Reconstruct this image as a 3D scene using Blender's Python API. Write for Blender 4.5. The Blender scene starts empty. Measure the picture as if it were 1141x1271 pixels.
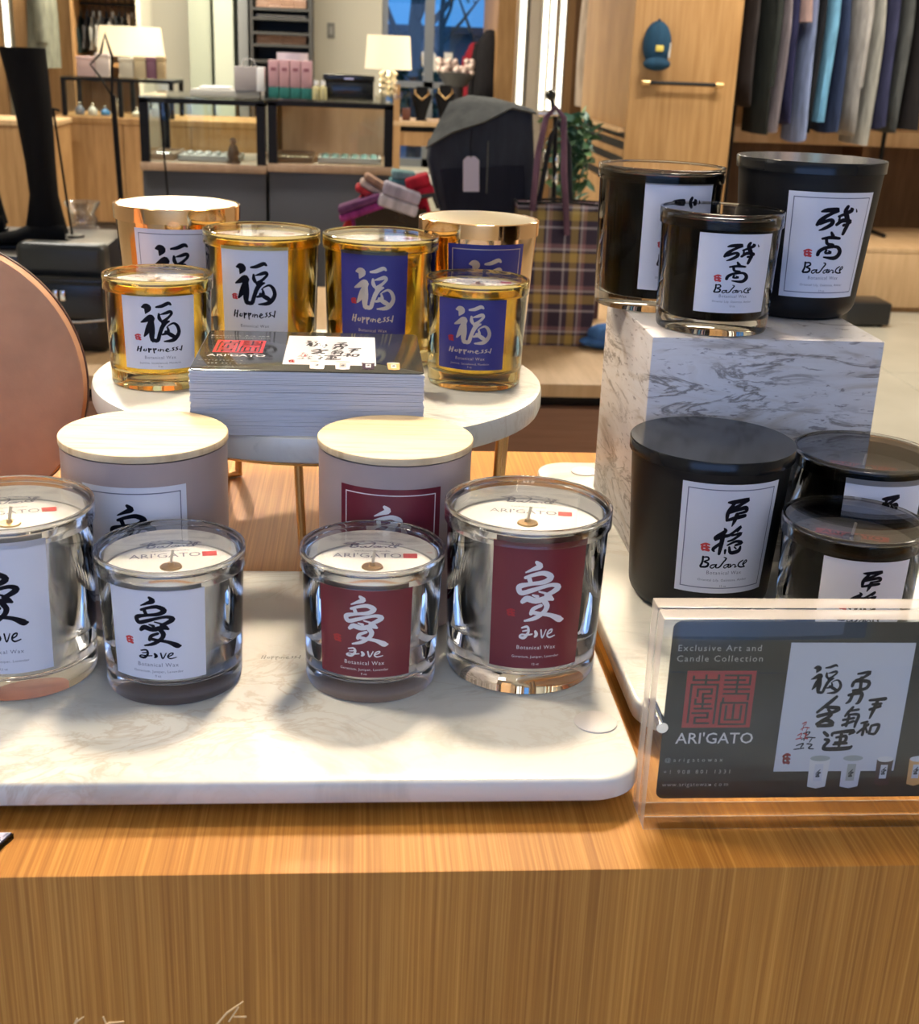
import bpy, bmesh, math, random
from mathutils import Vector, Matrix
random.seed(7)
PI = math.pi
C = bpy.context.scene.collection
scn = bpy.context.scene

# ------------------------------------------------------------------ camera
W, H, F = 1141, 1271, 1560.0
PITCH, ROLL, YAW, ZC = math.radians(20), math.radians(2.3), math.radians(5), 1.28
Rz = Matrix.Rotation(-YAW, 3, 'Z')
FWD = Rz @ Vector((0, math.cos(PITCH), -math.sin(PITCH)))
RT0 = Rz @ Vector((1, 0, 0)); UP0 = Rz @ Vector((0, math.sin(PITCH), math.cos(PITCH)))
RT = RT0*math.cos(ROLL) + UP0*math.sin(ROLL)
UP = -RT0*math.sin(ROLL) + UP0*math.cos(ROLL)
cam = bpy.data.cameras.new('camera'); camo = bpy.data.objects.new('camera', cam); C.objects.link(camo)
camo.matrix_world = Matrix(((RT.x, UP.x, -FWD.x, 0), (RT.y, UP.y, -FWD.y, 0), (RT.z, UP.z, -FWD.z, ZC), (0, 0, 0, 1)))
cam.sensor_fit = 'HORIZONTAL'; cam.sensor_width = 36; cam.lens = F/W*36
cam.clip_start = .05; cam.clip_end = 200
cam.dof.use_dof = True; cam.dof.focus_distance = .82; cam.dof.aperture_fstop = 21
scn.camera = camo

# ------------------------------------------------------------------ world, lights, exposure
wd = bpy.data.worlds.new('dusk'); scn.world = wd; wd.use_nodes = True
wn = wd.node_tree; wn.nodes.clear()
wo = wn.nodes.new('ShaderNodeOutputWorld'); wb = wn.nodes.new('ShaderNodeBackground')
wt = wn.nodes.new('ShaderNodeTexCoord'); ws = wn.nodes.new('ShaderNodeSeparateXYZ'); wr = wn.nodes.new('ShaderNodeValToRGB')
wr.color_ramp.elements[0].position = 0.0; wr.color_ramp.elements[0].color = (.06, .26, .66, 1)
wr.color_ramp.elements[1].position = .5; wr.color_ramp.elements[1].color = (.20, .36, .72, 1)
wn.links.new(wt.outputs['Generated'], ws.inputs[0]); wn.links.new(ws.outputs['Z'], wr.inputs[0])
wn.links.new(wr.outputs[0], wb.inputs[0]); wb.inputs[1].default_value = 1.25
wn.links.new(wb.outputs[0], wo.inputs[0])

def area(name, loc, size, power, col, aim=None, sy=None, spread=180, shape=None):
    l = bpy.data.lights.new(name, 'AREA'); l.energy = power; l.color = col
    l.shape = shape or ('RECTANGLE' if sy else 'SQUARE'); l.size = size
    if sy: l.size_y = sy
    l.spread = math.radians(spread)
    o = bpy.data.objects.new(name, l); C.objects.link(o); o.location = loc
    if aim: o.rotation_euler = (Vector(aim)-Vector(loc)).to_track_quat('-Z', 'Y').to_euler()
    return o
WARM = (1, .83, .62); NEUT = (1, .94, .85)
# track spots above and behind the candle table
area('track_spot', (.30, 1.75, 2.9), .34, 7.4, WARM, (0.05, .8, .95), shape='DISK', spread=60)
area('track_spot', (-.55, 3.5, 2.9), .20, 7.2, WARM, (-.05, .75, .95), shape='DISK', spread=50)
area('track_spot', (-1.0, 1.0, 2.9), .34, 5.6, WARM, (0.0, .8, .95), shape='DISK', spread=80)
# ceiling area lamps: added fill behind the camera and at the sides, then the shop
area('ceiling_area_light', (0, -1.2, 2.95), 1.6, 7, (1, .96, .93), sy=.9)
area('ceiling_area_light', (-4.0, .8, 2.95), 1.6, 14, NEUT, sy=1.2)
area('ceiling_area_light', (3.6, .8, 2.95), 1.6, 14, NEUT, sy=1.2)
area('ceiling_area_light', (-1.5, 5.0, 2.95), 1.0, 72, NEUT, sy=.3)
area('ceiling_area_light', (1.9, 5.4, 2.95), 1.0, 72, NEUT, sy=.3)
area('ceiling_area_light', (-1.2, 9.3, 2.95), 2.0, 175, (1, .90, .70), sy=.4)
area('ceiling_area_light', (2.6, 6.2, 2.95), 2.0, 40, WARM, sy=.4)
# added fill lamps brightening the floor that the silver jars reflect
for dx, dy in ((0, -1.5), (-2.4, .1), (2.5, .2), (-2.7, 2.3), (2.8, 2.4)): area('floor_fill', (dx, dy, 2.95), .6, 15 if dx == 0 else 24, (1, .93, .84), spread=85)
# cool evening light through the shop front behind the photographer
area('shop_front_daylight', (-.8, -3.0, 1.35), 4.6, 30, (.42, .56, 1.0), (-.4, 1, 1.15), sy=1.6)
scn.view_settings.view_transform = 'Standard'; scn.view_settings.look = 'None'
scn.view_settings.gamma = 1; scn.view_settings.use_curve_mapping = False
scn.view_settings.exposure = 0.0
scn.cycles.max_bounces = 26; scn.cycles.transmission_bounces = 24; scn.cycles.glossy_bounces = 14
scn.cycles.transparent_max_bounces = 16; scn.cycles.diffuse_bounces = 3
scn.cycles.sample_clamp_indirect = 8; scn.cycles.blur_glossy = .8
scn.cycles.use_adaptive_sampling = True; scn.cycles.adaptive_threshold = .02
scn.cycles.use_denoising = True

# ------------------------------------------------------------------ node helpers
def mat(name, col=(.8, .8, .8), rough=.5, metal=0, spec=.5, emit=None, es=1, coat=0):
    m = bpy.data.materials.new(name); m.use_nodes = True
    b = m.node_tree.nodes['Principled BSDF']
    b.inputs['Base Color'].default_value = (*col, 1); b.inputs['Roughness'].default_value = rough
    b.inputs['Metallic'].default_value = metal; b.inputs['Specular IOR Level'].default_value = spec
    if coat: b.inputs['Coat Weight'].default_value = coat; b.inputs['Coat Roughness'].default_value = .05
    if emit: b.inputs['Emission Color'].default_value = (*emit, 1); b.inputs['Emission Strength'].default_value = es
    return m
def P(m): return m.node_tree.nodes['Principled BSDF']
def nd(m, t, **k):
    n = m.node_tree.nodes.new(t)
    for a, v in k.items():
        if a.startswith('i_'): n.inputs[a[2:].replace('_', ' ')].default_value = v
        else: setattr(n, a, v)
    return n
def lk(m, a, b): m.node_tree.links.new(a, b)
def coords(m, scale=(1, 1, 1), kind='Object'):
    tc = nd(m, 'ShaderNodeTexCoord'); mp = nd(m, 'ShaderNodeMapping'); mp.inputs['Scale'].default_value = scale
    lk(m, tc.outputs[kind], mp.inputs[0]); return mp.outputs[0]
def noise(m, vec, scale=5, detail=4, rough=.5, dist=0):
    n = nd(m, 'ShaderNodeTexNoise'); n.inputs['Scale'].default_value = scale; n.inputs['Detail'].default_value = detail
    n.inputs['Roughness'].default_value = rough; n.inputs['Distortion'].default_value = dist
    lk(m, vec, n.inputs['Vector']); return n.outputs['Fac']
def ramp(m, fac, stops, interp='LINEAR'):
    r = nd(m, 'ShaderNodeValToRGB'); cr = r.color_ramp; cr.interpolation = interp
    while len(cr.elements) < len(stops): cr.elements.new(.5)
    for e, (p, c) in zip(cr.elements, stops): e.position = p; e.color = (*c, 1)
    lk(m, fac, r.inputs[0]); return r.outputs[0]
def mix(m, fac, a, b, mode='MIX'):
    x = nd(m, 'ShaderNodeMix', data_type='RGBA', blend_type=mode)
    for s, v in (('Factor', fac), ('A', a), ('B', b)):
        i = [q for q in x.inputs if q.name == s and (q.type == 'RGBA' if s != 'Factor' else q.type == 'VALUE')][0]
        if isinstance(v, (int, float)): i.default_value = v
        elif isinstance(v, tuple): i.default_value = (*v, 1)
        else: lk(m, v, i)
    return [q for q in x.outputs if q.type == 'RGBA'][0]
def bump(m, h, s=.2, d=.002):
    b = nd(m, 'ShaderNodeBump'); b.inputs['Strength'].default_value = s; b.inputs['Distance'].default_value = d
    lk(m, h, b.inputs['Height']); lk(m, b.outputs[0], P(m).inputs['Normal'])
def math_(m, op, a, b=None):
    n = nd(m, 'ShaderNodeMath', operation=op)
    for i, v in enumerate((a, b)):
        if v is None: continue
        if isinstance(v, (int, float)): n.inputs[i].default_value = v
        else: lk(m, v, n.inputs[i])
    return n.outputs[0]

def wood(name, c1, c2, c3, scale=(240, 3, 3), rough=.42, broad=(14, .5, .5)):
    m = mat(name, c1, rough)
    f = noise(m, coords(m, scale), 1, 3, .6)
    g = noise(m, coords(m, broad), 1, 2, .5, .3)
    a = ramp(m, f, [(.3, c1), (.5, c2), (.68, c3)])
    b = ramp(m, g, [(.25, (.84, .82, .80)), (.75, (1.08, 1.07, 1.05))])
    lk(m, mix(m, 1, a, b, 'MULTIPLY'), P(m).inputs['Base Color'])
    P(m).inputs['Specular IOR Level'].default_value = .3
    bump(m, f, .12, .0006); return m
def marble(name, base, vein, brown, s=6, rough=.22):
    m = mat(name, base, rough)
    v = coords(m, (1, 1.7, 1))
    a = noise(m, v, s, 6, .62, 1.4); b = noise(m, v, s*2.3, 5, .6, 2.2); c = noise(m, v, s*.6, 3, .5, .5)
    x = ramp(m, a, [(.30, vein), (.44, base), (.60, base), (.74, tuple(q*.90 for q in base))])
    d = math_(m, 'ABSOLUTE', math_(m, 'SUBTRACT', b, .5))
    y = ramp(m, d, [(0, (1, 1, 1)), (.05, (0, 0, 0))])
    k = math_(m, 'MULTIPLY', y, ramp(m, c, [(.48, (0, 0, 0)), (.66, (.42, .42, .42))]))
    lk(m, mix(m, k, x, brown), P(m).inputs['Base Color']); return m
def thin_glass(name, tint=(1, 1, 1), ior=1.5, boost=1.0, rough=.0):
    m = bpy.data.materials.new(name); m.use_nodes = True; t = m.node_tree; t.nodes.clear()
    o = t.nodes.new('ShaderNodeOutputMaterial'); mx = t.nodes.new('ShaderNodeMixShader')
    tr = t.nodes.new('ShaderNodeBsdfTransparent'); tr.inputs[0].default_value = (*tint, 1)
    gl = t.nodes.new('ShaderNodeBsdfGlossy'); gl.inputs['Roughness'].default_value = rough
    fr = t.nodes.new('ShaderNodeFresnel'); fr.inputs[0].default_value = ior
    ge = t.nodes.new('ShaderNodeNewGeometry'); mr = t.nodes.new('ShaderNodeMapRange')   # same reflectance from either side of the sheet
    mr.inputs['To Min'].default_value = ior; mr.inputs['To Max'].default_value = 1/ior
    t.links.new(ge.outputs['Backfacing'], mr.inputs['Value']); t.links.new(mr.outputs[0], fr.inputs[0])
    mu = t.nodes.new('ShaderNodeMath'); mu.operation = 'MULTIPLY'; mu.inputs[1].default_value = boost
    t.links.new(fr.outputs[0], mu.inputs[0]); t.links.new(mu.outputs[0], mx.inputs[0])
    t.links.new(tr.outputs[0], mx.inputs[1]); t.links.new(gl.outputs[0], mx.inputs[2]); t.links.new(mx.outputs[0], o.inputs[0])
    return m
def solid_glass(name, col=(1, 1, 1), ior=1.47, rough=0):
    m = mat(name, col, rough); P(m).inputs['Transmission Weight'].default_value = 1; P(m).inputs['IOR'].default_value = ior
    return m

# ------------------------------------------------------------------ materials
OAK = wood('oak_veneer', (.39, .148, .020), (.50, .21, .032), (.62, .29, .056), (560, 4, 4), .5, (60, .6, .6))
OAKFAR = wood('oak_far', (.36, .20, .085), (.43, .25, .11), (.50, .30, .14), (30, 4, 3), .5, (3, .5, .5))
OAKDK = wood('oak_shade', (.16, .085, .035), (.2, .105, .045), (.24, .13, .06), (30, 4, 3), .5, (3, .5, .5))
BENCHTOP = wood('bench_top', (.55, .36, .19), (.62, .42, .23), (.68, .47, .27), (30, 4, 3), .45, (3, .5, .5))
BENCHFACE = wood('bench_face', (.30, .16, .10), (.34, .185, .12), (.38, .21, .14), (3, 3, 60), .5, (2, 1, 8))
MARBLE = marble('white_marble', (.80, .79, .72), (.58, .58, .52), (.50, .38, .24), 7)
MARBLE2 = marble('white_marble_round', (.76, .76, .70), (.50, .52, .48), (.45, .36, .26), 9)
def travertine():
    m = mat('veined_stone', (.7, .68, .66), .32)
    v = coords(m, (1, 1, 4.6))
    a = noise(m, v, 11, 8, .62, .9); b = noise(m, v, 9, 5, .6, 1.2)
    base = ramp(m, b, [(.32, (.46, .41, .36)), (.44, (.68, .65, .64)), (.56, (.72, .70, .70)), (.72, (.55, .49, .43))])
    d = math_(m, 'ABSOLUTE', math_(m, 'SUBTRACT', a, .52))
    k = ramp(m, d, [(0, (1, 1, 1)), (.020, (.5, .5, .5)), (.035, (0, 0, 0))])
    kk = math_(m, 'MULTIPLY', k, ramp(m, noise(m, v, 6, 2, .5, .3), [(.42, (0, 0, 0)), (.52, (1, 1, 1))]))
    f = noise(m, coords(m, (1, 1, 4)), 75, 3, .6, .5)
    kf = ramp(m, f, [(.61, (0, 0, 0)), (.68, (.8, .8, .8))])
    c = mix(m, kk, base, (.22, .19, .17)); c = mix(m, kf, c, (.20, .17, .17))
    lk(m, c, P(m).inputs['Base Color']); bump(m, kk, .3, .0006); return m
STONE = travertine()
SILVER = mat('silver_lining', (.95, .95, .93), .12, 1)
GOLD = mat('gold_lining', (.95, .80, .26), .13, 1)
ROSE = mat('rose_gold', (.98, .62, .32), .08, 1)
BLKGL = mat('black_lining', (.002, .002, .0022), .5, 0, .02)
GLASS = solid_glass('clear_glass'); AMBER = solid_glass('amber_glass', (1, .86, .42)); SMOKE = solid_glass('smoke_glass', (.60, .58, .54), 1.25)
LIDG = thin_glass('lid_glass', (1, 1, 1), 1.5, 1.0)
LIDDK = thin_glass('lid_glass_smoke', (.75, .75, .76), 1.5, 1.3)
PANE = thin_glass('pane_glass', (.96, .99, .98), 1.5, .9)
ACRYL = solid_glass('acrylic', (1, 1, 1), 1.49)
WAXW = mat('white_paper', (.86, .85, .82), .6); WAXC = mat('wax', (.86, .82, .72), .45)
WAXK = mat('dark_wax', (.10, .095, .085), .4)
LABW = mat('label_white', (.76, .77, .86), .42); LABB = mat('label_blue', (.026, .026, .20), .45); LABR = mat('label_maroon', (.155, .011, .026), .45)  # white label colour has the lavender of the cool front light mixed in
INK = mat('ink_navy', (.003, .003, .009), .6, 0, .15); INKG = mat('ink_grey', (.16, .17, .25), .5); RED = mat('ink_red', (.62, .05, .05), .5)
INKW = mat('ink_white', (.80, .78, .78), .5); INKGOLD = mat('ink_champagne', (.62, .52, .40), .35, .5); REDDK = mat('ink_dark_red', (.40, .012, .02), .5)
KRAFTB = mat('putty_ceramic', (.42, .335, .325), .42)
LIDWOOD = wood('pale_wood', (.56, .42, .25), (.72, .58, .38), (.78, .66, .46), (14, 150, 14), .5, (4, 14, 2))
P(LIDWOOD).inputs['Specular IOR Level'].default_value = .15
MATTE = mat('matte_black', (.008, .008, .0085), .48, 0, .25)
MATTELID = mat('satin_black', (.010, .011, .012), .16, 0, .35)
BRASS = mat('brass', (.72, .48, .22), .28, 1)
BLACK = mat('black_metal', (.006, .006, .007), .45, 0, .25)
def leather(name, c, s=160, rough=.55):
    m = mat(name, c, rough); f = noise(m, coords(m, (1, 1, 1)), s, 4, .6)
    g = noise(m, coords(m), 18, 3, .6)
    lk(m, ramp(m, g, [(.3, tuple(q*.85 for q in c)), (.7, tuple(min(1, q*1.12) for q in c))]), P(m).inputs['Base Color']); bump(m, f, .25, .001); return m
TAN = leather('tan_leather', (.60, .32, .185), 160, .7); BAGBLK = leather('black_leather', (.012, .013, .014), 120, .22)
def cloth_m(name, c, v=.25, rough=.85):
    m = mat(name, c, rough, spec=.2); g = noise(m, coords(m, (1, 1, .25)), 26, 3, .6)
    lk(m, ramp(m, g, [(.3, tuple(q*(1-v) for q in c)), (.7, tuple(min(1, q*(1+v)) for q in c))]), P(m).inputs['Base Color']); return m

ACEDGE = bpy.data.materials.new('acrylic_lit_edge'); ACEDGE.use_nodes = True; _t = ACEDGE.node_tree
_tr = _t.nodes.new('ShaderNodeBsdfTransparent'); _mx = _t.nodes.new('ShaderNodeMixShader'); _mx.inputs[0].default_value = .5
P(ACEDGE).inputs['Base Color'].default_value = (.80, .72, .66, 1); P(ACEDGE).inputs['Roughness'].default_value = .25  # pale warm colour imitates light carried through the clear edges
_t.links.new(_tr.outputs[0], _mx.inputs[1]); _t.links.new(P(ACEDGE).outputs[0], _mx.inputs[2]); _t.links.new(_mx.outputs[0], _t.nodes['Material Output'].inputs[0])
ACPANE = thin_glass('acrylic_sheet', (.97, .98, .98), 1.49, 1.0)
# ------------------------------------------------------------------ mesh helpers
def obj(name, me, m=None, parent=None, loc=None, rot=None, smooth=None):
    if m is not None:
        me.materials.clear()
        for q in (m if isinstance(m, (list, tuple)) else [m]): me.materials.append(q)
    if smooth is not None:
        me.polygons.foreach_set('use_smooth', [True]*len(me.polygons)); me.set_sharp_from_angle(angle=math.radians(smooth))
    o = bpy.data.objects.new(name, me); C.objects.link(o)
    if parent: o.parent = parent
    if loc: o.location = loc
    if rot: o.rotation_euler = rot
    return o
def empty(name, loc=(0, 0, 0), rz=0, label=None, cat=None, group=None):
    o = bpy.data.objects.new(name, None); C.objects.link(o); o.location = loc; o.rotation_euler = (0, 0, rz); o.empty_display_size = .02
    return tag(o, label, cat, group)
def tag(o, label=None, cat=None, group=None, kind=None):
    if label: o['label'] = label
    if cat: o['category'] = cat
    if group: o['group'] = group
    if kind: o['kind'] = kind
    return o
def struct(o): o['kind'] = 'structure'; return o
class MB:
    def __init__(s): s.v = []; s.f = []; s.m = []
    def add(s, v, f, mi=0):
        n = len(s.v); s.v += [tuple(p) for p in v]; s.f += [tuple(i+n for i in q) for q in f]; s.m += [mi]*len(f); return s
    def box(s, x0, x1, y0, y1, z0, z1, mi=0):
        v = [(x, y, z) for z in (z0, z1) for y in (y0, y1) for x in (x0, x1)]
        return s.add(v, [(0, 2, 3, 1), (4, 5, 7, 6), (0, 1, 5, 4), (2, 6, 7, 3), (0, 4, 6, 2), (1, 3, 7, 5)], mi)
    def lathe(s, prof, n=48, c=(0, 0, 0), mi=0, a0=0, closed=False):
        v = []; f = []; rows = []
        for r, z in prof:
            if r < 1e-7: rows.append([len(v)]); v.append((c[0], c[1], c[2]+z))
            else:
                rows.append(list(range(len(v), len(v)+n)))
                for i in range(n):
                    a = 2*PI*i/n+a0; v.append((c[0]+r*math.cos(a), c[1]+r*math.sin(a), c[2]+z))
        pairs = list(zip(rows, rows[1:]))
        if closed: pairs.append((rows[-1], rows[0]))
        for A, B in pairs:
            for i in range(n):
                j = (i+1) % n
                if len(A) == 1 and len(B) == 1: continue
                if len(A) == 1: f.append((A[0], B[j], B[i]))
                elif len(B) == 1: f.append((A[i], A[j], B[0]))
                else: f.append((A[i], A[j], B[j], B[i]))
        return s.add(v, f, mi)
    def tube(s, pts, r, n=8, mi=0, cap=True):
        pts = [Vector(p) for p in pts]; v = []; f = []; k = len(pts)
        t0 = (pts[1]-pts[0]).normalized(); up = Vector((0, 0, 1)) if abs(t0.z) < .9 else Vector((1, 0, 0))
        nx = t0.cross(up).normalized()
        for i, p in enumerate(pts):
            t = (pts[min(i+1, k-1)]-pts[max(i-1, 0)]).normalized()
            nx = (nx - t*nx.dot(t)).normalized(); ny = t.cross(nx)
            rr = r[i] if isinstance(r, (list, tuple)) else r
            for q in range(n): a = 2*PI*q/n; v.append(p+nx*math.cos(a)*rr+ny*math.sin(a)*rr)
        for i in range(k-1):
            for q in range(n):
                w = (q+1) % n; f.append((i*n+q, i*n+w, (i+1)*n+w, (i+1)*n+q))
        if cap: f.append(tuple(range(n))[::-1]); f.append(tuple(range((k-1)*n, k*n)))
        return s.add(v, f, mi)
    def ball(s, c, r, n=12, k=8, mi=0):
        rx, ry, rz = r if isinstance(r, tuple) else (r, r, r)
        v = [(c[0], c[1], c[2]-rz)]; f = []
        for j in range(1, k):
            t = -PI/2+PI*j/k
            for i in range(n): a = 2*PI*i/n; v.append((c[0]+rx*math.cos(t)*math.cos(a), c[1]+ry*math.cos(t)*math.sin(a), c[2]+rz*math.sin(t)))
        v.append((c[0], c[1], c[2]+rz)); e = len(v)-1
        for i in range(n): f.append((0, 1+(i+1) % n, 1+i)); f.append((e, 1+(k-2)*n+i, 1+(k-2)*n+(i+1) % n))
        for j in range(k-2):
            for i in range(n): a = 1+j*n+i; b = 1+j*n+(i+1) % n; f.append((a, b, b+n, a+n))
        return s.add(v, f, mi)
    def mesh(s, name, bev=0, seg=2):
        me = bpy.data.meshes.new(name); me.from_pydata(s.v, [], s.f)
        me.polygons.foreach_set('material_index', s.m)
        if bev:
            bm = bmesh.new(); bm.from_mesh(me)
            es = [e for e in bm.edges if len(e.link_faces) == 2 and e.calc_face_angle(0) > .6]
            bmesh.ops.bevel(bm, geom=es, offset=bev, segments=seg, affect='EDGES', profile=.5)
            bm.to_mesh(me); bm.free()
        me.update(); return me
def box(name, b, m, parent=None, bev=0, seg=2):
    me = MB().box(*b).mesh(name, bev, seg)
    return obj(name, me, m, parent, smooth=40 if bev else None)
def slab(name, x0, x1, y0, y1, z0, z1, rad, m, parent=None, seg=10, edge=.0015):
    """flat board with rounded corners"""
    pts = []
    for cx, cy, a in ((x1-rad, y1-rad, 0), (x0+rad, y1-rad, 90), (x0+rad, y0+rad, 180), (x1-rad, y0+rad, 270)):
        for i in range(seg+1):
            t = math.radians(a+90*i/seg); pts.append((cx+rad*math.cos(t), cy+rad*math.sin(t)))
    n = len(pts); cx, cy = (x0+x1)/2, (y0+y1)/2
    def ring(ins, z):
        sx = (x1-x0-2*ins)/(x1-x0); sy = (y1-y0-2*ins)/(y1-y0)
        return [(cx+(x-cx)*sx, cy+(y-cy)*sy, z) for x, y in pts]
    rows = [ring(edge, z0), ring(0, z0+edge), ring(0, z1-edge), ring(edge*.3, z1-edge*.3), ring(edge, z1)]
    v = [p for r in rows for p in r]; f = [tuple(range(n))[::-1], tuple(range(4*n, 5*n))]
    for k in range(4):
        for i in range(n): j = (i+1) % n; f.append((k*n+i, k*n+j, (k+1)*n+j, (k+1)*n+i))
    me = MB().add(v, f).mesh(name); return obj(name, me, m, parent, smooth=50)

def at(px, py, Y):
    d = FWD + RT*((px-W/2)/F) - UP*((py-H/2)/F); t = Y/d.y
    return Vector((0, 0, ZC)) + d*t
def rect(x0, y0, x1, y1, Y):
    xm, ym = (x0+x1)/2, (y0+y1)/2
    return at(x0, ym, Y).x, at(x1, ym, Y).x, at(xm, y1, Y).z, at(xm, y0, Y).z
def pbox(name, x0, y0, x1, y1, Y, dep, m, parent=None, bev=0, z0=None, z1=None):
    a, b, c, d = rect(x0, y0, x1, y1, Y)
    return box(name, (a, b, Y, Y+dep, c if z0 is None else z0, d if z1 is None else z1), m, parent, bev)

# ------------------------------------------------------------------ print: text and brush strokes as flat meshes (u right, v up)
_txt = {}
def text_flat(s, size, align='CENTER', space=1.0, bold=0, shear=0):
    k = (s, size, align, space, bold, shear)
    if k in _txt: return _txt[k]
    cu = bpy.data.curves.new('t', 'FONT'); cu.body = s; cu.size = size; cu.align_x = align; cu.space_character = space
    cu.resolution_u = 2; cu.offset = bold; cu.shear = shear
    o = bpy.data.objects.new('t', cu); C.objects.link(o)
    dg = bpy.context.evaluated_depsgraph_get(); me = o.evaluated_get(dg).to_mesh()
    v = [tuple(p.co) for p in me.vertices]; f = [tuple(p.vertices) for p in me.polygons]
    o.evaluated_get(dg).to_mesh_clear(); bpy.data.objects.remove(o); bpy.data.curves.remove(cu)
    _txt[k] = (v, f); return _txt[k]
def smooth_pts(p, n=4):
    if len(p) < 3: return [tuple(a+(b-a)*t/4 for a, b in zip(p[0], p[1])) for t in range(5)]
    out = []
    q = [p[0]]+list(p)+[p[-1]]
    for i in range(1, len(q)-2):
        for k in range(n):
            t = k/n; a, b, c, d = q[i-1], q[i], q[i+1], q[i+2]
            out.append(tuple(.5*((2*b[j])+(-a[j]+c[j])*t+(2*a[j]-5*b[j]+4*c[j]-d[j])*t*t+(-a[j]+3*b[j]-3*c[j]+d[j])*t**3) for j in range(3)))
    out.append(tuple(p[-1])); return out
def stroke(mb, pts):
    """pts (x,y,width) -> one ribbon with round ends, y up"""
    q = smooth_pts(pts); L = []; Rr = []
    for i, (x, y, w) in enumerate(q):
        a = q[max(i-1, 0)]; b = q[min(i+1, len(q)-1)]; dx, dy = b[0]-a[0], b[1]-a[1]; l = math.hypot(dx, dy) or 1
        nx, ny = -dy/l, dx/l; w = max(w, .5)/2; L.append((x+nx*w, y+ny*w, 0)); Rr.append((x-nx*w, y-ny*w, 0))
    n = len(q); mb.add(L+Rr, [(i+n, i+1+n, i+1, i) for i in range(n-1)])
    for x, y, w in (q[0], q[-1]):
        r = w/2; mb.add([(x+r*math.cos(2*PI*k/8), y+r*math.sin(2*PI*k/8), 0) for k in range(8)], [tuple(range(8))])
G = {}; BOLD = {'happiness': 1.25, 'ai': 1.22, 'love': 1.15, 'balance': 1.1, 'kou': 1.08, 'zan': 1.12, 'hei': 1.12, 'on': 1.05, 'yuu': 1.2, 'ki': 1.15, 'hei2': 1.25, 'wa': 1.2, 'un': 1.25, 'ai2': 1.35}
def glyph(name, boxx, strokes): G[name] = (boxx, strokes)
glyph('fuku', (280, 340, 790, 870), [
 [(312, 415, 26), (350, 408, 80), (385, 425, 92), (370, 460, 66), (352, 497, 14)],
 [(490, 412, 26), (560, 400, 46), (640, 366, 48), (672, 384, 28)],
 [(290, 612, 18), (345, 585, 56), (415, 545, 78), (450, 560, 40)],
 [(440, 560, 56), (398, 650, 76), (362, 730, 64), (325, 790, 24)],
 [(415, 590, 80), (424, 700, 80), (420, 800, 66), (430, 855, 34)],
 [(420, 835, 50), (490, 845, 52), (520, 765, 50), (552, 680, 54), (592, 620, 56), (645, 598, 26)],
 [(520, 500, 28), (522, 550, 46), (540, 585, 40)],
 [(540, 508, 14), (600, 492, 38), (660, 475, 46), (680, 500, 36), (630, 556, 36), (566, 606, 54)],
 [(610, 676, 10), (650, 645, 20), (705, 626, 30), (752, 665, 44), (772, 740, 50), (738, 808, 56), (680, 848, 50), (576, 858, 20)],
 [(625, 680, 22), (628, 740, 46), (555, 768, 26)], [(600, 735, 44), (670, 778, 56), (712, 806, 46)]])
glyph('ai', (310, 155, 715, 690), [
 [(455, 162, 24), (482, 195, 42), (430, 222, 26), (375, 250, 10)],
 [(375, 295, 22), (440, 268, 26), (520, 254, 34), (578, 290, 42), (530, 328, 34), (430, 345, 26), (340, 368, 36), (328, 398, 36), (352, 428, 34), (430, 402, 32), (520, 372, 26), (600, 358, 28), (648, 382, 40), (600, 420, 34), (545, 442, 22)],
 [(405, 300, 30), (418, 340, 28)], [(440, 442, 12), (478, 455, 26)], [(490, 412, 12), (545, 428, 16)],
 [(362, 503, 30), (398, 474, 44), (470, 492, 40), (560, 470, 40), (605, 484, 22)], [(565, 440, 28), (592, 472, 30)],
 [(540, 500, 38), (562, 540, 38), (540, 590, 32), (470, 642, 30), (388, 668, 14)], [(436, 604, 26), (452, 562, 28), (512, 532, 24)],
 [(440, 590, 30), (500, 602, 26), (600, 622, 30), (678, 664, 46), (708, 668, 18)]])
glyph('zan', (410, 175, 835, 490), [
 [(450, 240, 22), (500, 225, 44), (610, 218, 46), (565, 250, 34), (500, 290, 38), (450, 340, 48), (422, 385, 32)],
 [(450, 370, 36), (540, 330, 36), (572, 345, 42), (560, 380, 42), (500, 422, 34), (450, 445, 14)],
 [(710, 182, 36), (692, 230, 44), (722, 300, 52), (745, 370, 42), (726, 430, 42), (710, 480, 34)],
 [(628, 288, 24), (690, 262, 34), (765, 222, 44), (750, 200, 20)],
 [(620, 378, 32), (680, 332, 44), (772, 345, 40), (742, 372, 24), (700, 384, 34)], [(818, 210, 10), (830, 238, 18)], [(640, 300, 22), (640, 360, 26)]])
glyph('kou', (455, 450, 695, 730), [
 [(565, 452, 20), (585, 490, 38)], [(492, 520, 24), (570, 506, 36), (655, 515, 28)], [(530, 530, 28), (545, 572, 30), (602, 582, 28), (558, 600, 26)],
 [(470, 690, 32), (482, 650, 36), (540, 612, 34), (640, 602, 32), (682, 642, 40), (676, 690, 44), (630, 722, 40), (530, 712, 16)],
 [(545, 640, 24), (540, 668, 22), (592, 664, 26), (568, 645, 14)]])
glyph('hei', (535, 235, 755, 520), [
 [(542, 275, 20), (600, 272, 42), (740, 248, 34), (680, 290, 30), (600, 340, 38), (560, 370, 24)],
 [(598, 290, 30), (560, 350, 34), (546, 400, 36), (546, 460, 24)], [(546, 386, 26), (640, 352, 34), (718, 334, 42), (730, 370, 32), (650, 390, 22)],
 [(546, 460, 26), (640, 432, 40), (724, 416, 36)], [(640, 400, 40), (625, 460, 36), (605, 520, 12)]])
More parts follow.
